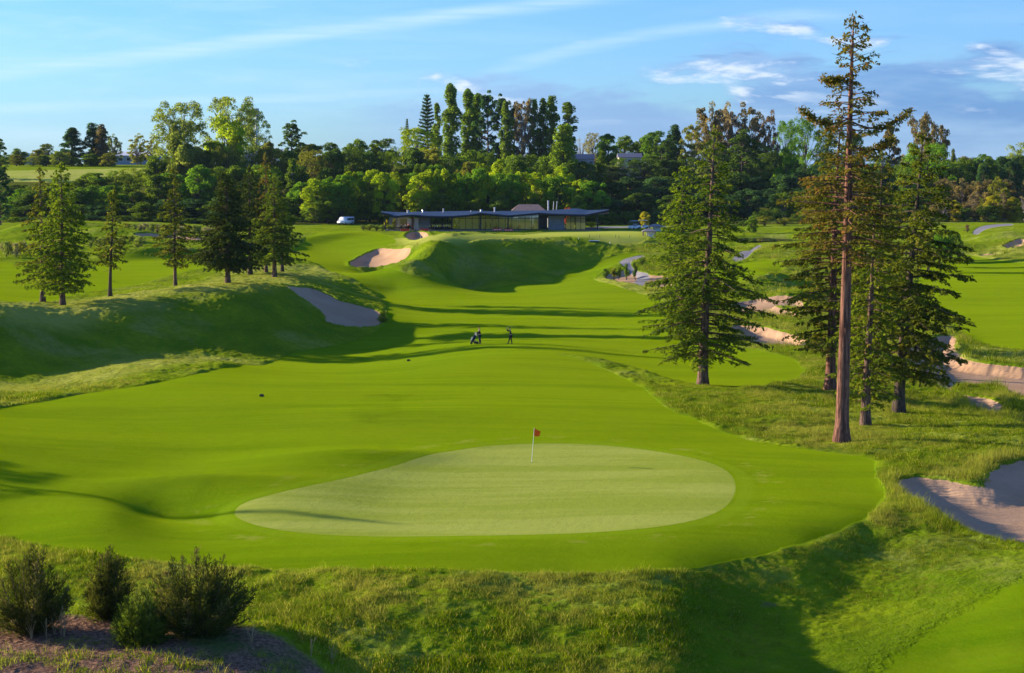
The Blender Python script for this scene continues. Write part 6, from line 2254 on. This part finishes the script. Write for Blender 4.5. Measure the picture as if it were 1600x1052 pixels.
M_SLATE = simple_mat("slate_roof", (0.15, 0.15, 0.20), 0.6, 0.3)
M_BLUER = simple_mat("blue_dark_roof", (0.045, 0.060, 0.110), 0.5, 0.4)
M_GREYW = simple_mat("grey_weatherboard", (0.27, 0.29, 0.33), 0.8, 0.2)
house('house', 'beige house with grey slate roof on the hill, right one of the two', 965, 1003, 560, 245.5, 239.5, 252, M_BEIGE, M_SLATE)
hb = house('house', 'dark blue roofed house with a railed balcony on the hill, left one of two', 893, 929, 562, 248, 241, 262, M_GREYW, M_BLUER)
bl = Box()
hw = (cx(929, 562) - cx(893, 562)) / 2
zb = hb.location.z
bl.box(-hw * .3, hw * .95, -2.0, -1.9, cz(256, 562) - zb, cz(255.4, 562) - zb)
for k in range(14):
    xx = -hw * .3 + k * hw * 1.25 / 13
    bl.box(xx - .04, xx + .04, -2.0, -1.92, cz(263, 562) - zb, cz(256, 562) - zb)
bl.box(-hw * .3, hw * .95, -2.05, 0, cz(263.6, 562) - zb, cz(263, 562) - zb)
bl.done('balcony', M_GREYW, hb)
M_FACW = simple_mat("white_factory_roof", (0.85, 0.82, 0.82), 0.5, 0.3)
M_FACB = simple_mat("blue_grey_cladding", (0.26, 0.33, 0.42), 0.7, 0.2)
fc = house('factory', 'long factory with bright white roof on the left hill', 172, 248, 700, 243, 236.5, 254, M_FACB, M_FACW, 22, 6)
house('shed', 'blue grey shed between the small trees at the far left of the hill', 36, 66, 690, 243, 240, 258, M_FACB, simple_mat("pale_shed_roof", (0.50, 0.55, 0.62), 0.5, 0.3), 14, 2, False)
house('hut', 'small pinkish roofed hut at the foot of the radio mast', 384, 408, 560, 247, 240.5, 254, M_BEIGE, simple_mat("pink_tiles", (0.50, 0.33, 0.29), 0.8, 0.2), 4, 1)
house('house', 'pale roofed house between the radio mast and the lone dark pine', 424, 444, 640, 238, 233, 246, M_WHITE, M_FACW, 8, 2)

# radio mast
L_ = at_dist(402.5, 575)
H = top_z(168, 575) - L_.z
rm = empty('radio_mast', L_)
tag(rm, 'tall slim pale radio mast with antenna panels at its top', 'radio mast')
Box().path([(0, 0, -.5), (0, 0, H * .5), (0, 0, H - 2.2)], [.46, .38, .26], 14).path([(0, 0, H - 2.2), (0, 0, H)], [.12, .1], 10).done('pole', M_POLE, rm, True)
for k in range(6):
    a = k * 1.047
    x, y = .75 * math.cos(a), .75 * math.sin(a)
    an = Box().box(x - .16, x + .16, y - .1, y + .1, H - 2.6, H - .3, .02).done('antenna', M_GREYCL if k % 2 else M_POLE, rm)
    Box().bar((x, y, H - 1.4), (0, 0, H - 1.4), .05).done('bracket', M_CHROME, an)
pl = Box().bar((0, 0, H * .42), (0, 0, H * .42 + .2), 1.0, 1.0, 14).done('platform', M_DARK, rm)
Box().path([(.62, 0, 0), (.62, 0, H * .95)], [.09, .09], 6).done('cable', M_FACB, rm)

# pond behind the spruce
zz = PONDZ
pm = bpy.data.meshes.new('water')
pm.from_pydata([(p[0], p[1], zz) for p in POND], [], [list(range(len(POND)))])
M_WATER = simple_mat("pond_water", (0.035, 0.040, 0.042), 0.06, 0.6, 0, (0.03, 0.035, 0.035))
tag(link('water', pm, M_WATER), kind='structure')

# tall dry weeds in front of the near bushes
M_STRAW = simple_mat("dry_stalks", (0.42, 0.30, 0.14), 0.9, 0.1, 0, (0.30, 0.22, 0.10))
for k, (px, d, h) in enumerate(((83, 63.2, .85), (88, 63.0, 1.0), (72, 63.3, .6), (386, 62.6, .55), (480, 63.6, .7), (36, 62.6, .6), (60, 62.8, .7), (514, 64.2, .6))):
    L_ = at_dist(px, d)
    b = Box()
    rr = random.Random(k)
    for q in range(7):
        a, l = rr.uniform(0, 6.28), rr.uniform(.02, .22)
        hh = h * rr.uniform(.6, 1)
        b.path([(0, 0, -.05), (l * .4 * math.cos(a), l * .4 * math.sin(a), hh * .6), (l * math.cos(a), l * math.sin(a), hh)], [.010, .008, .004], 5)
        b.path([(l * math.cos(a), l * math.sin(a), hh * .97), (l * 1.1 * math.cos(a), l * 1.1 * math.sin(a), hh * 1.12)], [.016, .005], 5)
    o = b.done('dry_weed', M_STRAW)
    o.location = L_
    tag(o, 'dry straw coloured weed stalks on the near mound, %s from the left' % ORD[sorted([83, 88, 72, 386, 480, 36, 60, 514]).index(px)], 'weed', 'dry weed stalks on the near mound')

# ------------------------------------------------------------------ thin evening air
hz_ = Box().box(-5200, 5200, -60, 14500, -16, 66).done('haze', None)
hm = bpy.data.materials.new("thin_air")
hm.use_nodes = True
hm.node_tree.nodes.clear()
hg = NT(hm.node_tree)
pv = hg.n('ShaderNodeVolumePrincipled')
pv.inputs['Color'].default_value = (0.60, 0.80, 1.0, 1)
pv.inputs['Density'].default_value = 0.000028
ho = hg.n('ShaderNodeOutputMaterial')
hg.link(pv.outputs[0], ho.inputs['Volume'])
hz_.data.materials.append(hm)
tag(hz_, 'thin bluish evening air over the whole course', 'haze', kind='stuff')

if CHECK:
    for o in scene.objects:
        if 'label' in o and len(o['label'].split()) > 16:
            print('LONG', o.name, o['label'])
